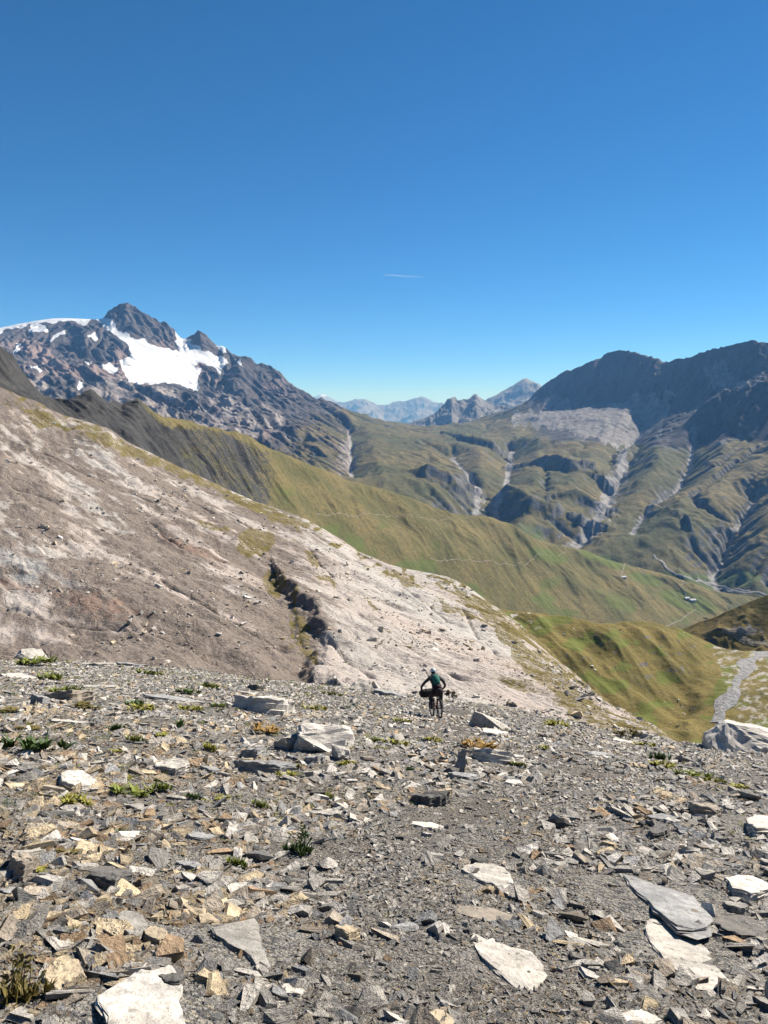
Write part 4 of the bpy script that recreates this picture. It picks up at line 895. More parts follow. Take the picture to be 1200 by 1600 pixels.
SL = [  # px, py, w, h, thickness px, colour, label, wedge, landmark
    (62, 1029, 40, 8, 7, 'whitish', 'pale tongue of rock running out from the low boulder on the brow', (0, -.2), None),
    (152, 1040, 66, 8, 6, 'pale grey', 'pale slab in the row of slabs along the upper brow', (0, -.3), 'the row of pale slabs'),
    (205, 1041, 62, 7, 6, 'blue-grey', 'blue-grey slab in the row of slabs along the upper brow', (0, -.4), None),
    (30, 1060, 76, 12, 5, 'whitish', 'flat whitish slab with green tufts beside it near the upper brow', (0, -.2), None),
    (110, 1095, 90, 16, 14, 'brownish grey', 'thick brownish slab undercut by a black hollow', (-.1, -.5), 'the undercut brownish slab'),
    (62, 1097, 34, 9, 10, 'blue-grey', 'small grey-blue block beside the undercut brownish slab', (0, -.3), None),
    (155, 1075, 62, 8, 5, 'pale grey', 'thin pale slab above the undercut brownish slab', (0, -.2), None),
    (270, 1093, 110, 11, 4, 'blue-grey', 'broad blue-grey plate flush with the gravel in the middle of the upper scree', (0, 0), 'the broad blue-grey plate'),
    (388, 1086, 44, 8, 6, 'pale grey', 'flat pale plate uphill of the long flat-topped boulder', (0, -.3), None),
    (400, 1078, 34, 6, 9, 'dark grey', 'dark brown plank-like stone next to a flat pale plate', (.2, -.4), None),
    (607, 1085, 60, 8, 6, 'blue-grey', 'flat blue-grey slab on the brow beside the cyclist', (-.3, -.1), None),
    (104, 1130, 66, 10, 6, 'pale grey', 'thin light slab in the gravel above a dark green cushion plant', (.2, -.2), None),
    (118, 1224, 66, 26, 10, 'whitish', 'rounded pale hump of rock pushing out of the gravel', (0, 0), 'the rounded pale hump'),
    (268, 1202, 62, 14, 10, 'pale grey', 'tilted grey slab with its upper edge raised', (.5, .3), 'the tilted grey slab'),
    (328, 1205, 34, 12, 8, 'blue-grey', 'squarish blue-grey stone beside the tilted grey slab', (0, -.3), None),
    (668, 1292, 66, 11, 5, 'whitish', 'long flat whitish stone at the edge of the worn trail', (0, -.2), 'the whitish trail stone'),
    (310, 1308, 56, 15, 7, 'blue-grey', 'flat blue-grey stone with clean edges among tan rubble', (.1, -.2), 'the clean blue-grey stone'),
    (512, 1272, 58, 12, 6, 'pale grey', 'pale grey plate lying in grey rubble above the tall dry plant', (0, -.2), None),
    (294, 1354, 50, 14, 8, 'blue-grey', 'thick blue-grey plate among tan stones', (.1, -.3), None),
    (172, 1378, 78, 30, 17, 'dark grey', 'dark slate slab with a shiny flat top', (.2, -.1), 'the dark slate slab'),
    (28, 1397, 70, 18, 8, 'blue-grey', 'long blue-grey plate cut by the edge of the picture', (0, -.2), None),
    (372, 1470, 96, 62, 7, 'grey', 'big grey plate half buried at the edge of the trail', (0, .2), 'the half-buried grey plate'),
    (205, 1450, 58, 42, 10, 'grey', 'forked grey slab among tan stones', (.1, 0), 'the forked grey slab'),
    (242, 1467, 42, 28, 11, 'tan', 'flat tan plate touching the forked grey slab', (0, -.2), None),
    (100, 1532, 80, 48, 14, 'tan', 'large tan slab leaning in the rubble', (.2, .35), 'the large tan slab'),
    (765, 1372, 92, 42, 5, 'pale grey', 'smooth pale slab set flush in the trail', (0, 0), 'the smooth pale slab'),
    (760, 1431, 128, 20, 5, 'brownish grey', 'long thin brownish slab lying across the trail', (-.1, 0), 'the long brownish slab'),
    (1168, 1388, 78, 32, 10, 'whitish', 'white split slab at the edge of the picture', (-.2, -.2), 'the white split slab'),
    (1160, 1452, 96, 32, 9, 'dark grey', 'dark slate plate at the edge of the picture', (0, -.2), 'the dark plate'),
    (1150, 1418, 50, 12, 8, 'grey', 'grey plate between the white split slab and the dark plate', (0, -.3), None),
    (1195, 1295, 62, 32, 12, 'whitish', 'bright white block cut by the edge of the picture', (0, -.2), 'the bright white block'),
    (1100, 1270, 54, 14, 13, 'brownish grey', 'thick olive-brown block with a shaded front', (-.1, -.3), 'the olive-brown block'),
    (1030, 1303, 40, 20, 10, 'dark grey', 'dark elongated block pointing down the slope', (0, -.2), None),
    (1035, 1279, 62, 10, 6, 'blue-grey', 'blue-grey plate above the dark elongated block', (0, -.2), None),
    (540, 1466, 46, 20, 17, 'tan', 'tan block casting a dark shadow in the fine trail gravel', (0, -.3), 'the tan trail block'),
    (972, 1160, 36, 9, 5, 'whitish', 'white plate lying near the lower brow of the slope', (-.3, 0), None),
    (1010, 1146, 46, 9, 9, 'whitish', 'pale hump of rock on the brow beside the huge pale boulder', (0, 0), None),
    (1000, 1594, 72, 26, 6, 'whitish', 'whitish slab at the bottom edge of the picture', (0, 0), None),
    (684, 1606, 70, 40, 10, 'tan', 'tan rounded slab at the bottom edge of the picture', (0, 0), None),
    (456, 1550, 40, 20, 9, 'pale grey', 'pale angular stone in the dark trail gravel', (0, -.2), None),
    (940, 1180, 54, 7, 4, 'blue-grey', 'thin blue-grey plate on the lower part of the scree', (0, 0), None),
    (802, 1224, 30, 9, 5, 'whitish', 'small flat bluish white plate below the long narrow slab', (0, -.2), None),
    (30, 1362, 42, 34, 24, 'brownish grey', 'rounded brownish boulder at the edge of the picture', (0, -.2), 'the rounded brownish boulder'),
    (236, 1592, 1, 1, 8, 'whitish', '', (0, 0), None)]
OUT = {'big grey plate half buried at the edge of the trail': [(325,1462),(352,1448),(395,1438),(412,1440),(410,1470),(416,1500),(404,1515),(385,1490),(350,1480)],
       'smooth pale slab set flush in the trail': [(714,1366),(735,1354),(780,1350),(800,1362),(806,1382),(790,1392),(768,1384),(740,1376)]}
for i, (px_, py_, w_, h_, t_, colr, lab, wd, lm) in enumerate(SL):
    if not lab: continue
    add_slab(px_, py_, w_, h_, t_ * mpp(px_, py_), colr, lab, OUT.get(lab), wd, 200 + i, land=lm, sink=(0.3 * t_ * mpp(px_, py_) if t_ < 10 else 0))
k = mpp(790, 1510)
add_slab(790, 1510, 1, 1, 6 * k, 'pale grey', 'smooth shield-shaped pale slab lying in the trail', [(719,1476),(738,1470),(790,1480),(836,1487),(856,1504),(857,1518),(838,1540),(828,1550),(796,1538),(756,1512)], (0, -.1), 61, land='the shield-shaped slab')
add_slab(1040, 1405, 1, 1, 9 * k, 'blue-grey', 'big blue-grey bedrock slab broken at its lower corner', [(952,1370),(985,1364),(1040,1382),(1085,1398),(1112,1420),(1108,1438),(1060,1442),(1015,1420),(975,1395)], (0.1, -.1), 62, land='the big blue-grey slab')
add_slab(1068, 1495, 1, 1, 7 * k, 'pale grey', 'long pale bedrock slab striped with rubble, below the big blue-grey slab', [(990,1448),(1030,1446),(1075,1455),(1105,1485),(1140,1525),(1132,1542),(1085,1535),(1035,1505),(1000,1478)], (0.1, .1), 63, land='the long pale bedrock slab')
k = mpp(222, 1570)
add_slab(222, 1572, 1, 1, 9 * k, 'whitish', 'largest white slab at the bottom of the picture with a dark stone on it', [(146,1568),(185,1545),(215,1530),(232,1512),(280,1512),(296,1530),(286,1570),(290,1605),(240,1640),(170,1625)], (0.0, .1), 64, land='the largest white slab')
add_slab(266, 1534, 54, 30, 15 * k, 'dark grey', 'dark slate lump resting on the largest white slab', None, (0.2, -.2), 65)
k = mpp(300, 1430)
for i, (a, b_, w3, d3, h3, lab) in enumerate(((300, 1432, 48, 40, 20, 'tan rock at the top of a heap of tan rubble'), (322, 1442, 40, 30, 16, 'tan overhanging rock in a heap of tan rubble'), (283, 1416, 30, 26, 16, 'small tan rock at the back of a heap of tan rubble'))):
    add_block(a, b_, (w3 * k, d3 * k, h3 * k), 'tan', lab, 300 + i, 0.5 * i, (0.1, 0.1), 2, 0.05, 0.3, land='the heap of tan rubble' if i == 0 else None)

# --- medium stones, each its own object, sharing a few meshes
ST_MESH = [chip_mesh(400 + i, rnd.uniform(0.12, 0.26), rnd.choice((5, 6, 7)), 'stone') for i in range(10)] + [block_mesh(500 + i, (1, .75, .42), 12, 0, 0, 'stone') for i in range(3)]
for me in ST_MESH: me.materials.append(M_STONE)
def tan_share(x, y):
    p = proj(x, y, g_zf(x, y))[0]
    return np.clip(0.06 + 0.36 * sstep(640, 250, p) * sstep(24, 8, y) + 0.35 * fbm(x / 1.6, y / 1.6, 3, 151), 0.02, 0.75)
def pick_colour(x, y, r):
    if r.random() < float(tan_share(np.array([x]), np.array([y]))[0]): return r.choice(('tan', 'tan', 'tan', 'rusty brown', 'brownish grey'))
    return r.choice(('grey', 'grey', 'blue-grey', 'pale grey', 'pale grey', 'brownish grey', 'dark grey', 'whitish', 'whitish'))
def free(x, y, r): return all((x - a) ** 2 + (y - b_) ** 2 > (c_ + r) ** 2 for a, b_, c_ in OCC)
used_labels = {}
placed = 0; tries = 0
while placed < 240 and tries < 6000:
    tries += 1
    px_ = rnd.uniform(5, 1195); py_ = 1050 + 545 * rnd.random() ** 0.62
    if py_ < np.interp(px_, [0, 300, 640, 850, 1200], [1045, 1060, 1100, 1140, 1190]): continue
    c = hit(g_zf, px_, py_, 1.5, 80, 260)
    tr_ = float(trail(np.array([c[0]]), np.array([c[1]]))[0])
    if rnd.random() < tr_ * 0.9: continue
    wpx = rnd.choice((16, 18, 20, 22, 26, 32, 40, 48)) * (1 if py_ > 1250 else 0.75)
    size = wpx * c[1] / FPX
    if not free(c[0], c[1], size * .35): continue
    colr = pick_colour(c[0], c[1], rnd); me = rnd.choice(ST_MESH); flat = me in ST_MESH[:10]
    pos, R = ground_frame(c[0], c[1], rnd.uniform(0, 6.28), (rnd.gauss(0, .14), rnd.gauss(0, .14)))
    o = bpy.data.objects.new('loose_stone', me); COL.objects.link(o)
    o.matrix_world = Matrix.Translation(pos + R @ Vector((0, 0, size * (0.07 if flat else 0.12)))) @ R.to_4x4() @ Matrix.Diagonal((size, size * rnd.uniform(.8, 1.1), size * rnd.uniform(.8, 1.3), 1))
    cc = PALETTE[colr]; kk = rnd.uniform(.85, 1.15); o.color = (cc[0] * kk, cc[1] * kk, cc[2] * kk, 1)
    lm = min(LANDMARKS, key=lambda l: (l[0] - px_) ** 2 + 2 * (l[1] - py_) ** 2)
    dx, dy = px_ - lm[0], py_ - lm[1]
    side = ('right of' if dx > 0 else 'left of') if abs(dx) > 1.3 * abs(dy) else ('below' if dy > 0 else 'above')
    far = 'just' if math.hypot(dx, dy) < 45 else ('a little way' if math.hypot(dx, dy) < 100 else 'well')
    lab = f"{'broad' if wpx > 30 else ('small' if wpx < 17 else 'medium')} {colr} {'flat stone' if flat else 'angular stone'} {far} {side} {lm[2]}"
    if lab in used_labels: COL.objects.unlink(o); bpy.data.objects.remove(o); continue
    used_labels[lab] = 1
    tag(o, lab, 'stone', 'loose stones on the scree'); OCC.append((c[0], c[1], size * .35)); placed += 1

# --- the countless chips between them
CHIPS = bpy.data.collections.new('chip_shapes')
for i in range(14):
    me = chip_mesh(600 + i, rnd.uniform(0.12, 0.3), rnd.choice((4, 5, 5, 6)), 'chip_shape') if i < 10 else block_mesh(700 + i, (1, .8, .55), 9, 0, 0, 'chip_shape')
    me.materials.append(M_CHIP); o = bpy.data.objects.new('chip_shape_%02d' % i, me); CHIPS.objects.link(o)
def scatter(name, coll, P, rot, scl, idx, tint, label, cat):
    me = bpy.data.meshes.new(name); me.vertices.add(len(P)); me.vertices.foreach_set('co', np.asarray(P, np.float32).ravel())
    for nm, tp, arr, key in (('rot', 'FLOAT_VECTOR', rot, 'vector'), ('scl', 'FLOAT_VECTOR', scl, 'vector'), ('idx', 'INT', idx, 'value'), ('tint', 'FLOAT_COLOR', tint, 'color')):
        a = me.attributes.new(nm, tp, 'POINT'); a.data.foreach_set(key, np.asarray(arr, np.int32 if tp == 'INT' else np.float32).ravel())
    o = bpy.data.objects.new(name, me); COL.objects.link(o)
    ng = bpy.data.node_groups.new(name + '_scatter', 'GeometryNodeTree')
    ng.interface.new_socket('Geometry', in_out='INPUT', socket_type='NodeSocketGeometry'); ng.interface.new_socket('Geometry', in_out='OUTPUT', socket_type='NodeSocketGeometry')
    N = ng.nodes; gi = N.new('NodeGroupInput'); go = N.new('NodeGroupOutput')
    ip = N.new('GeometryNodeInstanceOnPoints'); ci = N.new('GeometryNodeCollectionInfo'); ci.inputs['Collection'].default_value = coll
    ci.inputs['Separate Children'].default_value = True; ci.inputs['Reset Children'].default_value = True
    def na(nm, tp):
        n = N.new('GeometryNodeInputNamedAttribute'); n.data_type = tp; n.inputs['Name'].default_value = nm; return n.outputs['Attribute']
    ng.links.new(gi.outputs[0], ip.inputs['Points']); ng.links.new(ci.outputs[0], ip.inputs['Instance']); ip.inputs['Pick Instance'].default_value = True
    ng.links.new(na('idx', 'INT'), ip.inputs['Instance Index']); ng.links.new(na('rot', 'FLOAT_VECTOR'), ip.inputs['Rotation']); ng.links.new(na('scl', 'FLOAT_VECTOR'), ip.inputs['Scale'])
    ng.links.new(ip.outputs[0], go.inputs[0])
    md = o.modifiers.new('scatter', 'NODES'); md.node_group = ng
    return tag(o, label, cat, kind='stuff')
def scatter_chips():
    n = 300000
    u = rs.rand(n); a, b_ = 1.9, 60.0; e = -0.45
    Yp = (a ** e + u * (b_ ** e - a ** e)) ** (1 / e)
    Xp = (rs.rand(n) - .5) * 2 * 0.60 * (Yp + 1.2)
    q = Xp / np.maximum(Yp, 6); ok = Yp < np.interp(q, CQ, CREST[:, 1]) + 3
    Xp, Yp = Xp[ok], Yp[ok]; n = len(Xp)
    tr_ = trail(Xp, Yp)
    smin = 0.0031 * Yp + 0.008
    big = rs.rand(n)
    patch = np.clip(1 + 0.8 * fbm(Xp / 1.7, Yp / 1.7, 3, 161), 0.5, 1.9)
    s = smin * patch * np.power(1 - big * 0.9985, -1 / 2.25)
    s = np.minimum(s, 0.30); s = np.where(tr_ > 0.45, np.minimum(s, smin * 3.4), s)
    ok = rs.rand(n) > 0.35 * tr_
    for x, y, r in OCC:                                          # keep chips off the tops of the big stones
        if r > 0.12: ok &= ~(((Xp - x) ** 2 + (Yp - y) ** 2 < (r * 0.85) ** 2) & (rs.rand(n) < 0.93))
    Xp, Yp, s = Xp[ok], Yp[ok], s[ok]; n = len(Xp)
    Zp = g_zf(Xp, Yp); h = 0.12
    nx = -(g_zf(Xp + h, Yp) - g_zf(Xp - h, Yp)) / (2 * h); ny = -(g_zf(Xp, Yp + h) - g_zf(Xp, Yp - h)) / (2 * h)
    tl = np.where(rs.rand(n) < 0.07, 0.5, 0.13)
    rx = np.arctan2(-ny, 1) + rs.randn(n) * tl; ry = np.arctan2(nx, 1) + rs.randn(n) * tl; rz = rs.rand(n) * 6.283
    scl = np.stack([s, s * (0.8 + 0.4 * rs.rand(n)), s * (0.5 + 0.6 * rs.rand(n))], 1)
    ts = tan_share(Xp, Yp); isT = rs.rand(n) < ts
    g_pal = np.array([PALETTE[k_] for k_ in ('grey', 'blue-grey', 'pale grey', 'brownish grey', 'pale grey', 'grey', 'pale grey', 'whitish')]); t_pal = np.array([PALETTE[k_] for k_ in ('tan', 'tan', 'rusty brown', 'brownish grey')])
    col = np.where(isT[:, None], t_pal[rs.randint(0, 4, n)], g_pal[rs.randint(0, 8, n)])
    col = col * (0.8 + 0.45 * rs.rand(n))[:, None]
    col = np.where((tr_[ok] > .4)[:, None], col * 1.05, col)     # dusty brown-grey gravel in the track
    idx = np.where(rs.rand(n) < .9, rs.randint(0, 10, n), rs.randint(10, 14, n))
    P = np.stack([Xp, Yp, Zp + s * 0.05], 1)
    scatter('scree', CHIPS, P, np.stack([rx, ry, rz], 1), scl, idx, np.concatenate([col, np.ones((n, 1))], 1), 'countless slate chips and small stones covering the slope', 'scree')
scatter_chips()

# --- rubble lying about on the pale rock slope and the knoll
def scatter_rubble(name, zf, base, n, pxr, smin, smax, seed, label, dens, pal):
    r = np.random.RandomState(seed); q = ((pxr[0] - 600) + (pxr[1] - pxr[0]) * r.rand(n)) / FPX; Ys, _ = base.rows(q); last = len(Ys) - 2
    Yp = Ys[0] + (Ys[last] - Ys[0]) * r.rand(n); Xp = q * Yp; ok = r.rand(n) < dens(Xp, Yp); Xp, Yp = Xp[ok], Yp[ok]; n = len(Xp)
    s = np.minimum(smin * np.power(1 - r.rand(n) * .998, -1 / 2.0), smax)
    col = np.array([PALETTE[k_] for k_ in pal])[r.randint(0, len(pal), n)] * (0.8 + .35 * r.rand(n))[:, None]
    scatter(name, CHIPS, np.stack([Xp, Yp, zf(Xp, Yp) + s * .06], 1), np.stack([r.randn(n) * .3, r.randn(n) * .3, r.rand(n) * 6.28], 1), np.stack([s, s, s * 1.3], 1), r.randint(0, 14, n), np.concatenate([col, np.ones((n, 1))], 1), label, 'rubble')
scatter_rubble('slope_rubble', b_zf, B_BASE, 60000, (-100, 1050), 0.14, 1.4, 21, 'stones strewn over the pale rock slope', lambda x, y: np.clip(0.22 + 1.0 * fbm(x / 16, y / 9, 4, 181), 0.03, 1), ('pale grey', 'brownish grey', 'brownish grey', 'tan', 'whitish', 'grey'))
scatter_rubble('knoll_rubble', c_zf, C_BASE, 5000, (700, 1250), 0.35, 2.6, 22, 'boulders strewn over the grassy knoll', lambda x, y: np.clip(0.9 * fbm(x / 40, y / 25, 4, 182), 0, 1), ('pale grey', 'grey', 'whitish'))
# ------------------------------------------------------------------ plants among the stones
def plant_mat():
    t = NT('alpine_leaf'); oi = t.n.new('ShaderNodeObjectInfo'); n = t.noise(30, 3, 0.6)
    c = t.mix(t.ramp(n, [(0.3, 0.0), (0.7, 1.0)]), t.mix(1.0, oi.outputs['Color'], (0.55, 0.6, 0.5), 'MULTIPLY'), t.mix(1.0, oi.outputs['Color'], (1.3, 1.25, 1.2), 'MULTIPLY'))
    t.b.inputs['Subsurface Weight'].default_value = 0.0
    return t.done(c, None, 0.6)
M_LEAF = plant_mat()
def plant_mesh(seed, n=130, tall=0.30, upright=0.5, stalk=0):
    """a low tuft of leaf blades leaning out from several rosettes; unit width"""
    r = random.Random(seed); V = []; F = []
    ros = [(r.gauss(0, .19), r.gauss(0, .14)) for _ in range(9)]
    for k in range(n):
        cx, cy = r.choice(ros); a = r.uniform(0, 6.283); up = r.uniform(.15, 1.0) * upright + .15
        L = r.uniform(.10, .22); w_ = r.uniform(.012, .028); dx, dy = math.cos(a), math.sin(a)
        x0, y0 = cx + r.gauss(0, .02), cy + r.gauss(0, .02)
        b0 = len(V)
        for t_, ww in ((0, .5), (.5, 1.0), (1.0, .12)):
            h = L * (t_ * math.sin(up * 1.4) - 0.25 * t_ * t_) * tall / .22; ro = L * t_ * math.cos(up * 1.0)
            for s_ in (-1, 1): V.append((x0 + dx * ro - dy * w_ * ww * s_, y0 + dy * ro + dx * w_ * ww * s_, h))
        for j in (0, 2): F.append((b0 + j, b0 + j + 1, b0 + j + 3, b0 + j + 2))
    for k in range(stalk):
        a = r.uniform(0, 6.28); x0, y0 = r.gauss(0, .1), r.gauss(0, .1); lx, ly = r.gauss(0, .06), r.gauss(0, .06); h = r.uniform(.3, .6); b0 = len(V)
        for t_, ww in ((0, .012), (.55, .008), (1, .004)):
            for s_ in (-1, 1): V.append((x0 + lx * t_ * t_ + ww * s_ * math.cos(a), y0 + ly * t_ * t_ + ww * s_ * math.sin(a), h * t_))
        for j in (0, 2): F.append((b0 + j, b0 + j + 1, b0 + j + 3, b0 + j + 2))
        for j in range(4):
            zz = h * r.uniform(.6, 1); b0 = len(V); an = r.uniform(0, 6.28); q_ = .05
            px0, py0 = x0 + lx * (zz / h) ** 2, y0 + ly * (zz / h) ** 2
            V += [(px0, py0, zz), (px0 + q_ * math.cos(an), py0 + q_ * math.sin(an), zz + .02), (px0 + 1.6 * q_ * math.cos(an + .2), py0 + 1.6 * q_ * math.sin(an + .2), zz + .05), (px0 + .4 * q_ * math.cos(an + .5), py0 + .4 * q_ * math.sin(an + .5), zz + .05)]
            F.append((b0, b0 + 1, b0 + 2, b0 + 3))
    return V, F
def plant_data(nm, seed, **kw):
    V, F = plant_mesh(seed, **kw); o = mesh_np(nm, V, F, M_LEAF, smooth=True, link=False); me = o.data; bpy.data.objects.remove(o); return me
P_MESH = [plant_data('plant', 801, n=240, tall=.34), plant_data('plant', 802, n=200, tall=.26), plant_data('plant', 803, n=180, tall=.42, upright=.8), plant_data('plant', 804, n=260, tall=.22, upright=.3), plant_data('plant', 805, n=200, tall=.4, upright=.8, stalk=16)]
GREENS = {'dark green': (0.045, 0.075, 0.018), 'bright green': (0.135, 0.155, 0.03), 'yellow-green': (0.23, 0.215, 0.045), 'reddish olive': (0.22, 0.13, 0.035), 'olive brown': (0.12, 0.095, 0.03)}
PLANTS = [(45,1176,84,0,'dark green','broad dark green cushion plant left of the scree'), (205,1243,70,1,'bright green','large bright leafy plant below the rounded pale hump'), (120,1256,56,1,'yellow-green','yellowish plant below the rounded pale hump'),
  (136,1106,50,3,'olive brown','dark brown cushion under the undercut brownish slab'), (234,1056,32,0,'bright green','bright tuft near the row of pale slabs'), (292,1085,30,0,'dark green','dark tuft above the broad blue-grey plate'),
  (326,1077,26,2,'bright green','upright tuft above the broad blue-grey plate'), (207,1104,36,0,'dark green','dark low tuft in the upper scree'), (224,1111,40,1,'yellow-green','yellow-green low tuft in the upper scree'),
  (470,1334,46,4,'dark green','plant with tall dry stalks at the edge of the trail'), (372,1354,34,2,'bright green','upright leafy tuft near the clean blue-grey stone'), (330,1174,30,2,'yellow-green','small upright tuft above the tilted grey slab'),
  (410,1144,50,1,'reddish olive','reddish tuft under the long flat-topped boulder'), (496,1112,36,1,'yellow-green','yellow tuft behind the craggy boulder'), (521,1088,26,0,'bright green','small tuft below the block on the brow'),
  (620,1166,42,1,'yellow-green','yellow-green plant halfway between the craggy boulder and the upright stone'), (742,1169,60,1,'reddish olive','reddish yellow patch of plants behind the long narrow slab'), (630,1130,30,1,'yellow-green','yellow-green tuft uphill of the cyclist path'),
  (26,1568,84,4,'olive brown','brown dried plant in the bottom corner'), (192,1308,30,2,'dark green','dark upright tuft by the clean blue-grey stone'), (102,1332,34,3,'olive brown','mossy brown cushion among tan rubble'), (66,1360,30,3,'yellow-green','mossy yellow cushion by the rounded brownish boulder'),
  (1040,1200,44,1,'yellow-green','yellow-green tuft on the lower scree, first of a row'), (1078,1217,46,0,'bright green','bright tuft on the lower scree, middle of a row'), (1116,1224,40,1,'yellow-green','yellow-green tuft on the lower scree, last of a row'),
  (516,1248,22,2,'bright green','tiny upright tuft below the craggy boulder'), (580,1158,26,0,'bright green','tuft right beside the craggy boulder'), (95,1086,46,0,'bright green','tuft above the undercut brownish slab'), (74,1064,44,0,'bright green','tuft beside the flat whitish slab'), (52,1040,60,1,'bright green','wide tuft below the low boulder on the brow'),
  (40,1140,34,3,'olive brown','brown cushion at the edge of the upper scree'), (8,1112,34,3,'olive brown','brown cushion cut by the edge of the picture'), (182,1142,26,2,'dark green','dark small tuft in the middle of the upper scree'), (212,1160,26,2,'bright green','bright small tuft in the middle of the upper scree'),
  (178,1176,24,1,'yellow-green','yellow small tuft in the middle of the upper scree'), (250,1150,26,1,'yellow-green','yellow tuft right of the middle of the upper scree'), (280,1136,26,2,'dark green','dark upright tuft below the broad blue-grey plate'), (190,1218,30,1,'yellow-green','yellow tuft above the large bright leafy plant'),
  (252,1236,30,2,'bright green','upright tuft right of the large bright leafy plant'), (300,1250,26,2,'dark green','dark tuft left of the clean blue-grey stone'), (405,1262,26,2,'bright green','bright upright tuft below the slab with the black front edge'), (345,1250,30,1,'yellow-green','yellow tuft below the slab with the black front edge'),
  (445,1215,40,1,'yellow-green','yellow tuft at the lower edge of the slab with the black front'), (470,1200,24,0,'bright green','green tuft wedged at the foot of the craggy boulder'), (545,1196,30,1,'yellow-green','yellow tuft at the lower end of the craggy boulder'), (680,1160,34,1,'yellow-green','yellow-green plant left of the upright stone'),
  (640,1208,24,2,'dark green','dark tuft left of the upright stone'), (812,1200,24,2,'bright green','tuft at the thin end of the long narrow slab'), (1030,1188,30,2,'dark green','dark thin tuft above the row of tufts'), (848,1170,20,0,'yellow-green','tiny yellow tuft on the bare middle scree'),
  (870,1136,44,1,'yellow-green','grassy patch on the brow left of the huge boulder'), (985,1152,50,1,'olive brown','brown grassy patch on the brow by the pale hump'), (1010,1168,34,1,'yellow-green','low grass right of the white plate near the brow'), (1150,1232,40,3,'yellow-green','low yellow tuft far over on the lower scree'),
  (42,1448,40,2,'bright green','tuft among stones near the dark slate slab'), (110,1462,30,2,'olive brown','dry tuft among stones above the large tan slab'), (300,1112,40,1,'yellow-green','yellow tuft beside the broad blue-grey plate'), (340,1105,24,0,'bright green','green tuft left of the long flat-topped boulder')]
for i, (a, b_, w_, m_, colr, lab) in enumerate(PLANTS):
    c = ghit(a, b_); pos, R = ground_frame(c[0], c[1], rnd.uniform(0, 6.28)); sz = w_ * c[1] / FPX * 1.5
    o = bpy.data.objects.new('alpine_plant', P_MESH[m_]); COL.objects.link(o)
    o.matrix_world = Matrix.Translation(pos + Vector((0, 0, sz * .05))) @ R.to_4x4() @ Matrix.Diagonal((sz, sz, sz * 1.05, 1))
    g_ = GREENS[colr]; kk = rnd.uniform(.9, 1.15); kk *= 1.25; o.color = (g_[0] * kk, g_[1] * kk, g_[2] * kk, 1)
    tag(o, lab, 'plant', 'alpine plants on the scree')
# moss and seedlings too small to pick apart
def small_green():
    t = NT('moss_leaf'); a = t.attr('tint', 'INSTANCER'); t.done(a.outputs['Color'], None, 0.7)
    coll = bpy.data.collections.new('moss_shapes')
    for i in range(3):
        V, F = plant_mesh(850 + i, n=46, tall=.3); o = mesh_np('moss_shape_%d' % i, V, F, t.m, smooth=True, link=False); coll.objects.link(o)
    n = 9500; Yp = 3 + 52 * rs.rand(n) ** 1.3; Xp = (rs.rand(n) - .5) * 1.2 * Yp
    p = proj(Xp, Yp, g_zf(Xp, Yp))[0]
    dens = sstep(0.05, 0.55, fbm(Xp / 2.2, Yp / 2.2, 4, 171)) * (0.3 + 0.9 * sstep(800, 450, p)) * sstep(4, 9, Yp)
    ok = (rs.rand(n) < dens) & (trail(Xp, Yp) < .3) & (Yp < np.interp(Xp / Yp, CQ, CREST[:, 1]) + 2)
    Xp, Yp = Xp[ok], Yp[ok]; n = len(Xp); s = (0.04 + 0.0075 * Yp) * (0.6 + 0.9 * rs.rand(n))
    pal = np.array([GREENS[k_] for k_ in ('bright green', 'yellow-green', 'yellow-green', 'olive brown', 'dark green')])
    col = pal[rs.randint(0, 5, n)] * (0.8 + .5 * rs.rand(n))[:, None]
    z0 = np.zeros(n)
    scatter('moss', coll, np.stack([Xp, Yp, g_zf(Xp, Yp) + s * .12], 1), np.stack([z0 - 0.32, z0, rs.rand(n) * 6.28], 1), np.stack([s, s, s], 1), rs.randint(0, 3, n), np.concatenate([col, np.ones((n, 1))], 1), 'scattered moss and tiny seedlings between the stones', 'moss')
small_green()

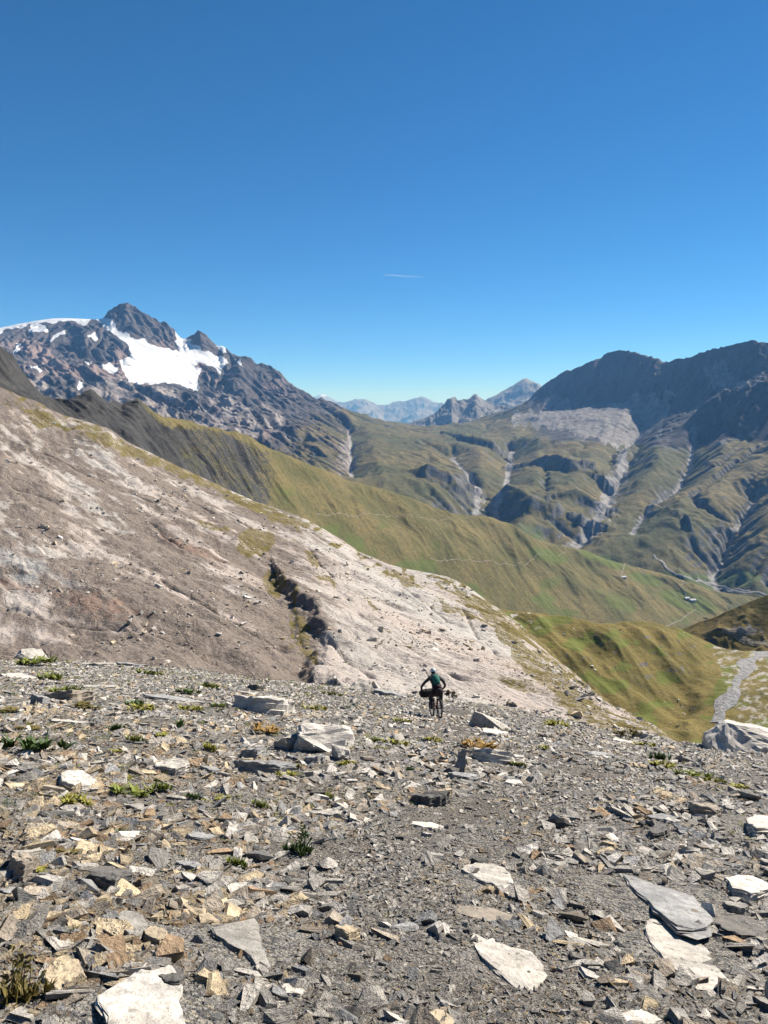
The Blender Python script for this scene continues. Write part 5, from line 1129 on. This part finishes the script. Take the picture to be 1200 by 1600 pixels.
# ------------------------------------------------------------------ tracks, stream beds, farm buildings
def flat_mat(name, ca, cb, scale):
    t = NT(name); n = t.noise(scale, 5, 0.65); return t.done(t.mix(t.ramp(n, [(0.35, 0.0), (0.65, 1.0)]), ca, cb), t.bump(n, 0.3 / scale * 3), 0.9)
M_TRACK = flat_mat('track_gravel', (0.19, 0.165, 0.115), (0.27, 0.235, 0.175), 0.1)
M_BED = flat_mat('stream_gravel', (0.19, 0.185, 0.18), (0.32, 0.31, 0.30), 0.35)
def ribbon(name, zf, pts, width, mat, y0, y1, lift, label, cat, seed=0, vary=0.25):
    W = np.array([hit(zf, a, b_, y0, y1)[:2] for a, b_ in pts]); seg = np.hypot(*np.diff(W, axis=0).T); cum = np.concatenate([[0], np.cumsum(seg)])
    n = max(12, int(cum[-1] / max(width * .6, 2.5))); n = min(n, 400); t_ = np.linspace(0, cum[-1], n)
    C = np.stack([np.interp(t_, cum, W[:, k]) for k in (0, 1)], 1)
    for _ in range(3): C[1:-1] = (C[:-2] + 2 * C[1:-1] + C[2:]) / 4
    T = np.gradient(C, axis=0); T /= np.hypot(T[:, 0], T[:, 1])[:, None] + 1e-9; Nn = np.stack([-T[:, 1], T[:, 0]], 1)
    wd = width * (1 + vary * fbm(t_ / (width * 4), t_ * 0 + seed, 3, seed)); off = 0.3 * width * fbm(t_ / (width * 6), t_ * 0 + seed + 5, 3, seed + 1)
    V = []
    for k in (-1, -.5, 0, .5, 1):
        p = C + Nn * (wd * .5 * k + off)[:, None]; V.append(np.stack([p[:, 0], p[:, 1], zf(p[:, 0], p[:, 1]) + lift * (1 - .55 * abs(k))], 1))
    V = np.stack(V, 1).reshape(-1, 3); F = grid_faces(n, 5).reshape(-1, 4)
    return tag(mesh_np(name, V, F, mat), label, cat, kind='structure')
for pts, wd, lab in (([(495,803),(530,802),(565,804),(610,806),(650,808),(705,811)], 1.3, 'thin footpath along the upper green ridge'),
                     ([(672,873),(700,876),(745,878),(790,881),(815,879),(835,872),(862,868)], 1.3, 'footpath crossing the middle of the green ridge'),
                     ([(868,842),(878,850),(884,862),(872,870)], 1.3, 'short faint path below the crest of the green ridge'),
                     ([(976,906),(969,898),(974,889),(988,884),(1008,882)], 2.8, 'curving track above the upper farm building'),
                     ([(996,886),(1001,894),(1010,902)], 2.8, 'short pale track section right of the upper farm building'),
                     ([(1056,916),(1066,914),(1074,909),(1090,908)], 2.8, 'pale track bend above the lower farm'),
                     ([(1060,910),(1066,922),(1072,932),(1076,938)], 2.8, 'track dropping to the lower farm'),
                     ([(1050,926),(1060,934),(1070,942),(1086,940)], 2.8, 'track passing below the lower farm'),
                     ([(1076,944),(1088,950),(1080,957),(1072,962),(1066,968),(1052,974),(1040,979)], 2.8, 'zigzag track below the lower farm')):
    ribbon('path', d_zf, pts, wd, M_TRACK, 700, 2900, 0.9, lab, 'path', 7)
for pts, wd, lab in (([(1020,868),(1032,876),(1042,890),(1070,902),(1100,911),(1130,919),(1165,927),(1200,932)], 10, 'pale river on the valley floor'), ([(1090,905),(1120,915),(1150,921),(1180,926)], 9, 'second gravel arm of the valley river')):
    ribbon('river', m_zf, pts, wd, M_BED, 2250, 4000, 3.0, lab, 'river', 9)
ribbon('stream_bed', c_zf, [(1215,1008),(1196,1020),(1172,1034),(1170,1050),(1148,1064),(1146,1082),(1128,1100),(1122,1130)], 7.5, M_BED, 250, 620, 0.5, 'wide grey stony stream bed beside the grassy knoll', 'stream', 3, 0.9)
ribbon('road', h_zf, [(1128,984),(1142,988),(1156,994),(1166,1001),(1184,1007),(1210,1010)], 4.5, M_TRACK, 430, 900, 0.5, 'pale track crossing the dark hillside', 'road', 4)

M_HWALL = flat_mat('farm_wall', (0.42, 0.38, 0.33), (0.52, 0.48, 0.42), 0.6); M_HROOF = flat_mat('farm_roof', (0.50, 0.49, 0.48), (0.62, 0.61, 0.60), 0.4); M_HDARK = flat_mat('farm_opening', (0.05, 0.045, 0.04), (0.07, 0.06, 0.05), 1.0)
def farm(px_, py_, L, Wd, H, yaw, lab):
    c = hit(d_zf, px_, py_, 900, 2900)
    e = bpy.data.objects.new('farm_building', None); COL.objects.link(e); e.location = (c[0], c[1], c[2] - 1.0); e.rotation_euler = (0, 0, yaw)
    tag(e, lab, 'building', 'alpine farm buildings')
    l, w2, r = L / 2, Wd / 2, H + Wd * .3
    V = [(-l, -w2, -2), (l, -w2, -2), (l, w2, -2), (-l, w2, -2), (-l, -w2, H), (l, -w2, H), (l, w2, H), (-l, w2, H), (-l, 0, r), (l, 0, r)]
    mesh = bpy.data.meshes.new('wall'); mesh.from_pydata(V, [], [(0, 1, 5, 4), (2, 3, 7, 6), (1, 2, 6, 9, 5), (3, 0, 4, 8, 7)]); mesh.materials.append(M_HWALL)
    o = bpy.data.objects.new('wall', mesh); COL.objects.link(o); o.parent = e
    bm = bmesh.new(); k_ = 0.9; th = .35
    for s_ in (-1, 1):
        a = [bm.verts.new(p) for p in ((-l - k_, s_ * (w2 + k_), H - .5), (l + k_, s_ * (w2 + k_), H - .5), (l + k_, 0, r + .1), (-l - k_, 0, r + .1), (-l - k_, s_ * (w2 + k_), H - .5 + th), (l + k_, s_ * (w2 + k_), H - .5 + th), (l + k_, 0, r + .1 + th), (-l - k_, 0, r + .1 + th))]
        for f in ((0, 1, 2, 3), (4, 5, 6, 7), (0, 1, 5, 4), (0, 3, 7, 4), (1, 2, 6, 5)): bm.faces.new([a[i] for i in f])
    mesh = bpy.data.meshes.new('roof'); bm.to_mesh(mesh); bm.free(); mesh.materials.append(M_HROOF); o = bpy.data.objects.new('roof', mesh); COL.objects.link(o); o.parent = e
    def box(nm, x0, x1, y0, y1, z0, z1, mat):
        v = [(x, y, z) for z in (z0, z1) for y in (y0, y1) for x in (x0, x1)]
        o = mesh_np(nm, v, [(0, 2, 3, 1), (4, 5, 7, 6), (0, 1, 5, 4), (2, 6, 7, 3), (0, 4, 6, 2), (1, 3, 7, 5)], mat, smooth=False, parent=e); return o
    box('door', -1.2, 1.2, -w2 - .08, -w2 + .1, 0, 2.8, M_HDARK)
    for xx in (-l * .6, l * .6): box('window', xx - .8, xx + .8, -w2 - .08, -w2 + .1, 1.6, 3.0, M_HDARK)
    box('chimney', l * .5, l * .5 + 1.0, -.5, .5, r - .5, r + 1.2, M_HWALL)
farm(974, 903, 15, 9, 4.5, 0.3, 'lone pale farm building beside the curving track on the green ridge')
farm(1073, 936, 15, 9, 5, 0.25, 'upper farm building of the pair at the lower tracks')
farm(1082, 939, 19, 10, 5, 0.25, 'longer white-roofed farm building of the pair at the lower tracks')

# ------------------------------------------------------------------ the cyclist riding away down the slope
def plain(name, col, rough=0.7, metal=0.0, bumpy=0.0):
    t = NT(name); n = t.noise(60, 3, 0.6); t.b.inputs['Metallic'].default_value = metal
    return t.done(t.mix(t.ramp(n, [(0.3, 0.0), (0.7, 1.0)]), tuple(c * .8 for c in col), tuple(c * 1.15 for c in col)), t.bump(n, 0.004) if bumpy else None, rough)
M_RUB = plain('tyre_rubber', (0.022, 0.022, 0.023), .85); M_RIM = plain('rim_alloy', (0.10, 0.10, 0.105), .45, .6); M_STEEL = plain('spoke_steel', (0.35, 0.35, 0.36), .4, .8)
M_FRAME = plain('frame_paint', (0.16, 0.035, 0.035), .4); M_BLACK = plain('black_part', (0.025, 0.025, 0.027), .6); M_BAG = plain('bag_fabric', (0.035, 0.033, 0.033), .85, 0, 1)
M_TOP = plain('dark_jersey', (0.04, 0.045, 0.045), .9, 0, 1); M_PACK = plain('green_pack', (0.025, 0.13, 0.10), .8, 0, 1); M_HELM = plain('white_helmet', (0.55, 0.56, 0.55), .45); M_SKIN = plain('skin', (0.42, 0.25, 0.17), .6)
M_SHORT = plain('dark_shorts', (0.045, 0.025, 0.028), .9, 0, 1)
c0 = ghit(688, 1124); hd = math.radians(11)
fx, fy = -math.sin(hd), math.cos(hd)
c1 = (c0[0] + fx * 1.18, c0[1] + fy * 1.18); zf_ = float(g_zf(np.array([c1[0]]), np.array([c1[1]]))[0])
fwd = Vector((fx * 1.18, fy * 1.18, zf_ - c0[2])).normalized(); left = Vector((0, 0, 1)).cross(fwd).normalized(); upv = fwd.cross(left)
BM = Matrix(((fwd.x, left.x, upv.x, c0[0]), (fwd.y, left.y, upv.y, c0[1]), (fwd.z, left.z, upv.z, c0[2] + .03), (0, 0, 0, 1))) @ Matrix.Scale(0.92, 4)
def tube(path, rad, n=8, closed=False, cap=True):
    P = [Vector(p) for p in path]; V = []; F = []; m = len(P)
    rad = rad if isinstance(rad, (list, tuple)) else [rad] * m
    ref = None
    for i in range(m):
        t_ = (P[(i + 1) % m] - P[i - 1]) if closed else (P[min(i + 1, m - 1)] - P[max(i - 1, 0)]); t_.normalize()
        if ref is None: ref = Vector((0, 0, 1)) if abs(t_.z) < .9 else Vector((1, 0, 0))
        a = t_.cross(ref).normalized(); b2 = a.cross(t_); ref = b2
        for k_ in range(n): an = 2 * math.pi * k_ / n; V.append(P[i] + (a * math.cos(an) + b2 * math.sin(an)) * rad[i])
    for i in range(m if closed else m - 1):
        for k_ in range(n):
            q0 = i * n + k_; q1 = i * n + (k_ + 1) % n; j = ((i + 1) % m) * n
            F.append((q0, q1, j + (k_ + 1) % n, j + k_))
    if not closed and cap:
        V += [P[0], P[-1]]
        for k_ in range(n): F.append((k_, len(V) - 2, len(V) - 2, (k_ + 1) % n)[:3] if False else (len(V) - 2, (k_ + 1) % n, k_)); F.append((len(V) - 1, (m - 1) * n + k_, (m - 1) * n + (k_ + 1) % n))
    return V, F
def part(name, pieces, mat, parent, smooth=True):
    V = []; F = []
    for v, f in pieces:
        o_ = len(V); V += [tuple(p) for p in v]; F += [tuple(i + o_ for i in q_) for q_ in f]
    me = bpy.data.meshes.new(name); me.from_pydata(V, [], F); me.materials.append(mat)
    me.polygons.foreach_set('use_smooth', np.full(len(me.polygons), smooth)); me.update()
    o = bpy.data.objects.new(name, me); COL.objects.link(o); o.parent = parent; return o
def empty(name, M_):
    e = bpy.data.objects.new(name, None); COL.objects.link(e); e.matrix_world = M_; return e
bike = tag(empty('bicycle', BM), 'red and black mountain bicycle ridden away down the scree', 'bicycle')
def circ(cx, cz, R_, n=40): return [(cx + R_ * math.cos(2 * math.pi * i / n), 0, cz + R_ * math.sin(2 * math.pi * i / n)) for i in range(n)]
for cx in (0.0, 1.18):
    wh = part('wheel', [tube([(cx, -.05, .36), (cx, .05, .36)], .025)], M_BLACK, bike)
    part('tyre', [tube(circ(cx, .36, .335), .030, 8, True)], M_RUB, wh)
    part('rim', [tube(circ(cx, .36, .30), .014, 6, True)], M_RIM, wh)
    sp = []
    for i in range(20):
        a = 2 * math.pi * i / 20; sp.append(tube([(cx + .02 * math.cos(a + .4), .03 if i % 2 else -.03, .36 + .02 * math.sin(a + .4)), (cx + .295 * math.cos(a), 0, .36 + .295 * math.sin(a))], .0022, 4, cap=False))
    o = part('spokes', sp, M_STEEL, wh); o['kind'] = 'stuff'
    part('disc_rotor', [tube([(cx + .08 * math.cos(2 * math.pi * i / 24), .045, .36 + .08 * math.sin(2 * math.pi * i / 24)) for i in range(24)], .006, 4, True)], M_STEEL, wh)
bb = (.43, 0, .33); st = (.24, 0, .80); hb = (.97, 0, .68); ht = (.93, 0, .80)
part('frame', [tube([bb, st], .019), tube([st, ht], .020), tube([bb, hb], .024), tube([hb, ht], .024)] + [tube([(0, s_ * .06, .36), (.35, s_ * .03, .34), bb], .011) for s_ in (-1, 1)] + [tube([(0, s_ * .06, .36), (.20, s_ * .03, .70), st], .010) for s_ in (-1, 1)], M_FRAME, bike)
part('fork', [tube([hb, (.985, 0, .66), (.985, s_ * .06, .66), (1.03, s_ * .065, .62), (1.18, s_ * .065, .36)], .017) for s_ in (-1, 1)], M_BLACK, bike)
part('seat_post', [tube([st, (.19, 0, .92)], .014)], M_BLACK, bike)
sd = part('saddle', [tube([(.05, 0, .935), (.09, 0, .945), (.18, 0, .94), (.27, 0, .93), (.34, 0, .925)], [.05, .07, .05, .025, .015], 10)], M_BLACK, bike)
hbar = part('handlebar', [tube([ht, (.95, 0, .90)], .017), tube([(.95, 0, .90), (.99, 0, .93)], .018), tube([(.92, .39, .965), (.97, .2, .95), (.99, 0, .93), (.97, -.2, .95), (.92, -.39, .965)], .013)], M_BLACK, bike)
for s_ in (-1, 1):
    part('grip', [tube([(.935, s_ * .28, .961), (.92, s_ * .40, .966)], .018)], M_RUB, hbar)
    part('brake_lever', [tube([(.945, s_ * .25, .955), (1.0, s_ * .27, .935), (.99, s_ * .36, .925)], .006, 6)], M_BLACK, hbar)
crank = part('crankset', [tube([(.43, -.07, .33), (.43, .07, .33)], .02), tube([(.43 + .08 * math.cos(2 * math.pi * i / 24), -.05, .33 + .08 * math.sin(2 * math.pi * i / 24)) for i in range(24)], .006, 4, True), tube([(.43, .08, .33), (.60, .09, .33)], .012), tube([(.43, -.08, .33), (.26, -.09, .33)], .012)], M_BLACK, bike)
for s_, x in ((1, .60), (-1, .26)):
    b2 = [(x + dx, s_ * (.10 + dy), .33 + dz) for dz in (-.012, .012) for dy in (0, .10) for dx in (-.05, .05)]
    part('pedal', [(b2, [(0, 2, 3, 1), (4, 5, 7, 6), (0, 1, 5, 4), (2, 6, 7, 3), (0, 4, 6, 2), (1, 3, 7, 5)])], M_BLACK, crank, False)
# luggage
roll = part('handlebar_roll', [tube([(1.10, .46, .86), (1.10, .42, .87), (1.10, .26, .88), (1.10, 0, .89), (1.10, -.26, .88), (1.10, -.42, .87), (1.10, -.46, .86)], [.06, .13, .16, .165, .16, .13, .06], 12)], M_BAG, None)
roll.matrix_world = BM; tag(roll, 'long dark rolled bag strapped across the bicycle handlebar', 'bag')
for y in (-.2, .2): part('strap', [tube([(1.10 + .172 * math.cos(2 * math.pi * i / 16), y, .885 + .172 * math.sin(2 * math.pi * i / 16)) for i in range(16)], .008, 5, True)], M_BLACK, roll)
sbag = part('saddle_bag', [tube([(.16, 0, .84), (.08, 0, .86), (-.08, 0, .92), (-.22, 0, .98), (-.30, 0, 1.0)], [.04, .085, .105, .10, .05], 12)], M_BAG, None); sbag.matrix_world = BM; tag(sbag, 'dark wedge-shaped bag under the bicycle saddle', 'bag')
for x in (-.05, -.18): part('strap', [tube([(x + .02 * math.sin(2 * math.pi * i / 14), .108 * math.cos(2 * math.pi * i / 14), .92 - x * .25 + .108 * math.sin(2 * math.pi * i / 14)) for i in range(14)], .007, 5, True)], M_BLACK, sbag)
# the rider: one skinned body
def skin_body(name, verts, edges, mat, parent=None, sub=2):
    me = bpy.data.meshes.new(name); me.from_pydata([v[:3] for v in verts], edges, []); me.materials.append(mat)
    o = bpy.data.objects.new(name, me); COL.objects.link(o)
    md = o.modifiers.new('skin', 'SKIN'); md.use_smooth_shade = True
    for d_, v in zip(me.skin_vertices[0].data, verts): d_.radius = (v[3] * 1.14, (v[4] if len(v) > 4 else v[3]) * 1.14); d_.use_root = False
    me.skin_vertices[0].data[0].use_root = True
    sm = o.modifiers.new('sub', 'SUBSURF'); sm.levels = sub; sm.render_levels = sub
    if parent: o.parent = parent
    return o
bv = [(.10, 0, 1.03, .15, .12), (.22, 0, 1.17, .15, .115), (.34, 0, 1.33, .17, .12), (.43, 0, 1.45, .15, .10), (.49, 0, 1.53, .06), (.535, 0, 1.59, .065), (.57, 0, 1.66, .085), (.58, 0, 1.72, .07)]
be = [(0, 1), (1, 2), (2, 3), (3, 4), (4, 5), (5, 6), (6, 7)]
for s_ in (1, -1):
    n0 = len(bv); kx = .60 if s_ > 0 else .46; kz = .74 if s_ > 0 else .62; fxp = .58 if s_ > 0 else .24
    bv += [(.44, s_ * .19, 1.43, .062), (.55, s_ * .36, 1.29, .05), (.70, s_ * .46, 1.13, .042), (.82, s_ * .43, 1.04, .036), (.90, s_ * .37, .995, .03), (.945, s_ * .345, .975, .034)]
    be += [(3, n0), (n0, n0 + 1), (n0 + 1, n0 + 2), (n0 + 2, n0 + 3), (n0 + 3, n0 + 4), (n0 + 4, n0 + 5)]
    n1 = len(bv)
    bv += [(.14, s_ * .10, .97, .095), ((.14 + kx) / 2, s_ * .15, (.97 + kz) / 2, .085), (kx, s_ * .19, kz, .062), ((kx + fxp) / 2 - .06, s_ * .16, (kz + .42) / 2, .056), (fxp - .05, s_ * .14, .43, .038), (fxp - .07, s_ * .14, .385, .042), (fxp + .12, s_ * .15, .37, .038)]
    be += [(0, n1), (n1, n1 + 1), (n1 + 1, n1 + 2), (n1 + 2, n1 + 3), (n1 + 3, n1 + 4), (n1 + 4, n1 + 5), (n1 + 5, n1 + 6)]
person = skin_body('person', bv, be, M_TOP); person.matrix_world = BM
tag(person, 'cyclist in dark clothes and white helmet seen from behind, riding down the scree', 'person')
for s_ in (1, -1):
    fs = [[(.94, s_ * (.33 + .022 * j), .985, .011), (.965, s_ * (.33 + .022 * j), .975, .010), (.965, s_ * (.33 + .022 * j), .945, .009), (.94, s_ * (.33 + .022 * j), .935, .008)] for j in range(4)] + [[(.93, s_ * .33, .98, .012), (.93, s_ * .30, .96, .010), (.95, s_ * .285, .945, .009)]]
    part('gloves', [tube([p[:3] for p in f], [p[3] for p in f], 6) for f in fs], M_BLACK, person)['kind'] = 'stuff'
def dome(cx, cy, cz, rx, ry, rz, z0=-.25, n=20, m=8):
    V = []; F = []
    for i in range(m + 1):
        ph = math.pi / 2 - (math.pi / 2 - math.asin(z0)) * i / m
        for j in range(n): a = 2 * math.pi * j / n; V.append((cx + rx * math.cos(ph) * math.cos(a), cy + ry * math.cos(ph) * math.sin(a), cz + rz * math.sin(ph)))
    for i in range(m):
        for j in range(n): F.append((i * n + j, i * n + (j + 1) % n, (i + 1) * n + (j + 1) % n, (i + 1) * n + j))
    return V, F
hl = part('helmet', [dome(.585, 0, 1.695, .145, .105, .115)], M_HELM, person)
part('vent', [tube([(.50 + .03 * k_, y, 1.785 - .02 * abs(k_ - 2.5)) for k_ in range(6)], .010, 6) for y in (-.045, 0, .045)], M_BLACK, hl)['kind'] = 'stuff'
part('hair', [dome(.56, 0, 1.655, .10, .088, .10, -.55)], M_BLACK, person)
part('shorts', [tube([(.06, 0, 1.0), (.12, 0, 1.0), (.20, 0, 1.10)], [.12, .165, .155], 14)] + [tube([(.13, s_ * .10, .98), (.28, s_ * .13, .92), (.40 if s_ > 0 else .34, s_ * .16, .83 if s_ > 0 else .78)], [.115, .105, .085], 12) for s_ in (1, -1)], M_SHORT, person)
pk = part('backpack', [tube([(.12, 0, 1.20), (.15, 0, 1.25), (.20, 0, 1.34), (.26, 0, 1.44), (.31, 0, 1.50), (.34, 0, 1.52)], [.06, .115, .135, .125, .09, .04], 14)], M_PACK, None)
pk.matrix_world = BM; tag(pk, 'teal green backpack on the back of the cyclist', 'backpack')
for s_ in (1, -1): part('shoulder_strap', [tube([(.33, s_ * .08, 1.50), (.42, s_ * .12, 1.57), (.52, s_ * .13, 1.48), (.42, s_ * .13, 1.30)], .016, 6)], M_BLACK, pk)
part('top_flap', [dome(.25, 0, 1.45, .11, .125, .09, -.1)], M_PACK, pk)

# dark dry shrub standing just beyond the cyclist
def shrub():
    c = ghit(706, 1092); V = []; F = []; r = random.Random(9); pieces = []
    def grow(p, d, L, rad, lev):
        e = p + d * L; pieces.append(tube([p, (p + e) / 2 + Vector((r.gauss(0, .02), r.gauss(0, .02), 0)), e], [rad, rad * .8, rad * .55], 5))
        if lev == 0:
            for _ in range(7):
                a = Vector((r.gauss(0, 1), r.gauss(0, 1), r.gauss(0, .7))).normalized(); q_ = e - d * L * r.random() * .7; s2 = a.cross(d).normalized() * .022
                pieces.append(([q_, q_ + a * .05 + s2, q_ + a * .11, q_ + a * .05 - s2], [(0, 1, 2, 3)]))
            return
        for _ in range(3): grow(e, (d + Vector((r.gauss(0, .5), r.gauss(0, .5), r.gauss(.05, .3)))).normalized(), L * r.uniform(.6, .85), rad * .6, lev - 1)
    for k_ in range(5): grow(Vector((r.gauss(0, .05), r.gauss(0, .05), 0)), Vector((r.gauss(0, .45), r.gauss(0, .4), 1)).normalized(), .26, .011, 2)
    o = part('dry_shrub', pieces, plain('dry_twigs', (0.05, 0.042, 0.03), .9), None, False); o.location = (c[0], c[1], c[2]); o.scale = (.9, .9, 1.1)
    tag(o, 'dark dry shrub just right of the cyclist', 'shrub')
shrub()

# ------------------------------------------------------------------ a short contrail high in the sky
def contrail():
    A = Vector(at(600, 429.5, 30000)); B = Vector(at(662, 433, 31000)); n = 30; path = []; rad = []
    for i in range(n):
        t_ = i / (n - 1); path.append(A.lerp(B, t_) + Vector((0, 0, 8 * math.sin(9 * t_)))); rad.append(4 + 22 * math.sin(math.pi * min(1, .12 + t_ * .88)) ** .7)
    m = bpy.data.materials.new('ice_cloud'); m.use_nodes = True; nt = m.node_tree; tr = nt.nodes.new('ShaderNodeBsdfTransparent'); mx_ = nt.nodes.new('ShaderNodeMixShader'); df = nt.nodes.new('ShaderNodeBsdfTranslucent'); df.inputs['Color'].default_value = (.95, .95, .95, 1); mx_.inputs[0].default_value = 0.11
    nt.links.new(tr.outputs[0], mx_.inputs[1]); nt.links.new(df.outputs[0], mx_.inputs[2]); nt.links.new(mx_.outputs[0], nt.nodes['Material Output'].inputs['Surface'])
    o = part('contrail', [tube(path, rad, 8)], m, None); tag(o, 'short white contrail high in the clear blue sky', 'contrail')
contrail()
# ------------------------------------------------------------------ the air of the valley
def haze():
    x0, x1, y0, y1, z0, z1 = -56000, 56000, -3000, 60000, -1100, 1700
    v = [(x, y, z) for z in (z0, z1) for y in (y0, y1) for x in (x0, x1)]
    f = [(0, 2, 3, 1), (4, 5, 7, 6), (0, 1, 5, 4), (2, 6, 7, 3), (0, 4, 6, 2), (1, 3, 7, 5)]
    m = bpy.data.materials.new('haze_air'); m.use_nodes = True; nt = m.node_tree; nt.nodes.remove(nt.nodes['Principled BSDF'])
    pv = nt.nodes.new('ShaderNodeVolumePrincipled'); pv.inputs['Color'].default_value = (0.21, 0.50, 1.0, 1); pv.inputs['Absorption Color'].default_value = (1, 1, 1, 1)
    pv.inputs['Density'].default_value = HAZE; pv.inputs['Anisotropy'].default_value = 0.0
    nt.links.new(pv.outputs[0], nt.nodes['Material Output'].inputs['Volume'])
    return tag(mesh_np('haze', v, f, m, smooth=False), 'thin blue mountain haze filling the valley', 'haze', kind='stuff')
HAZE = 3.5e-5
haze()
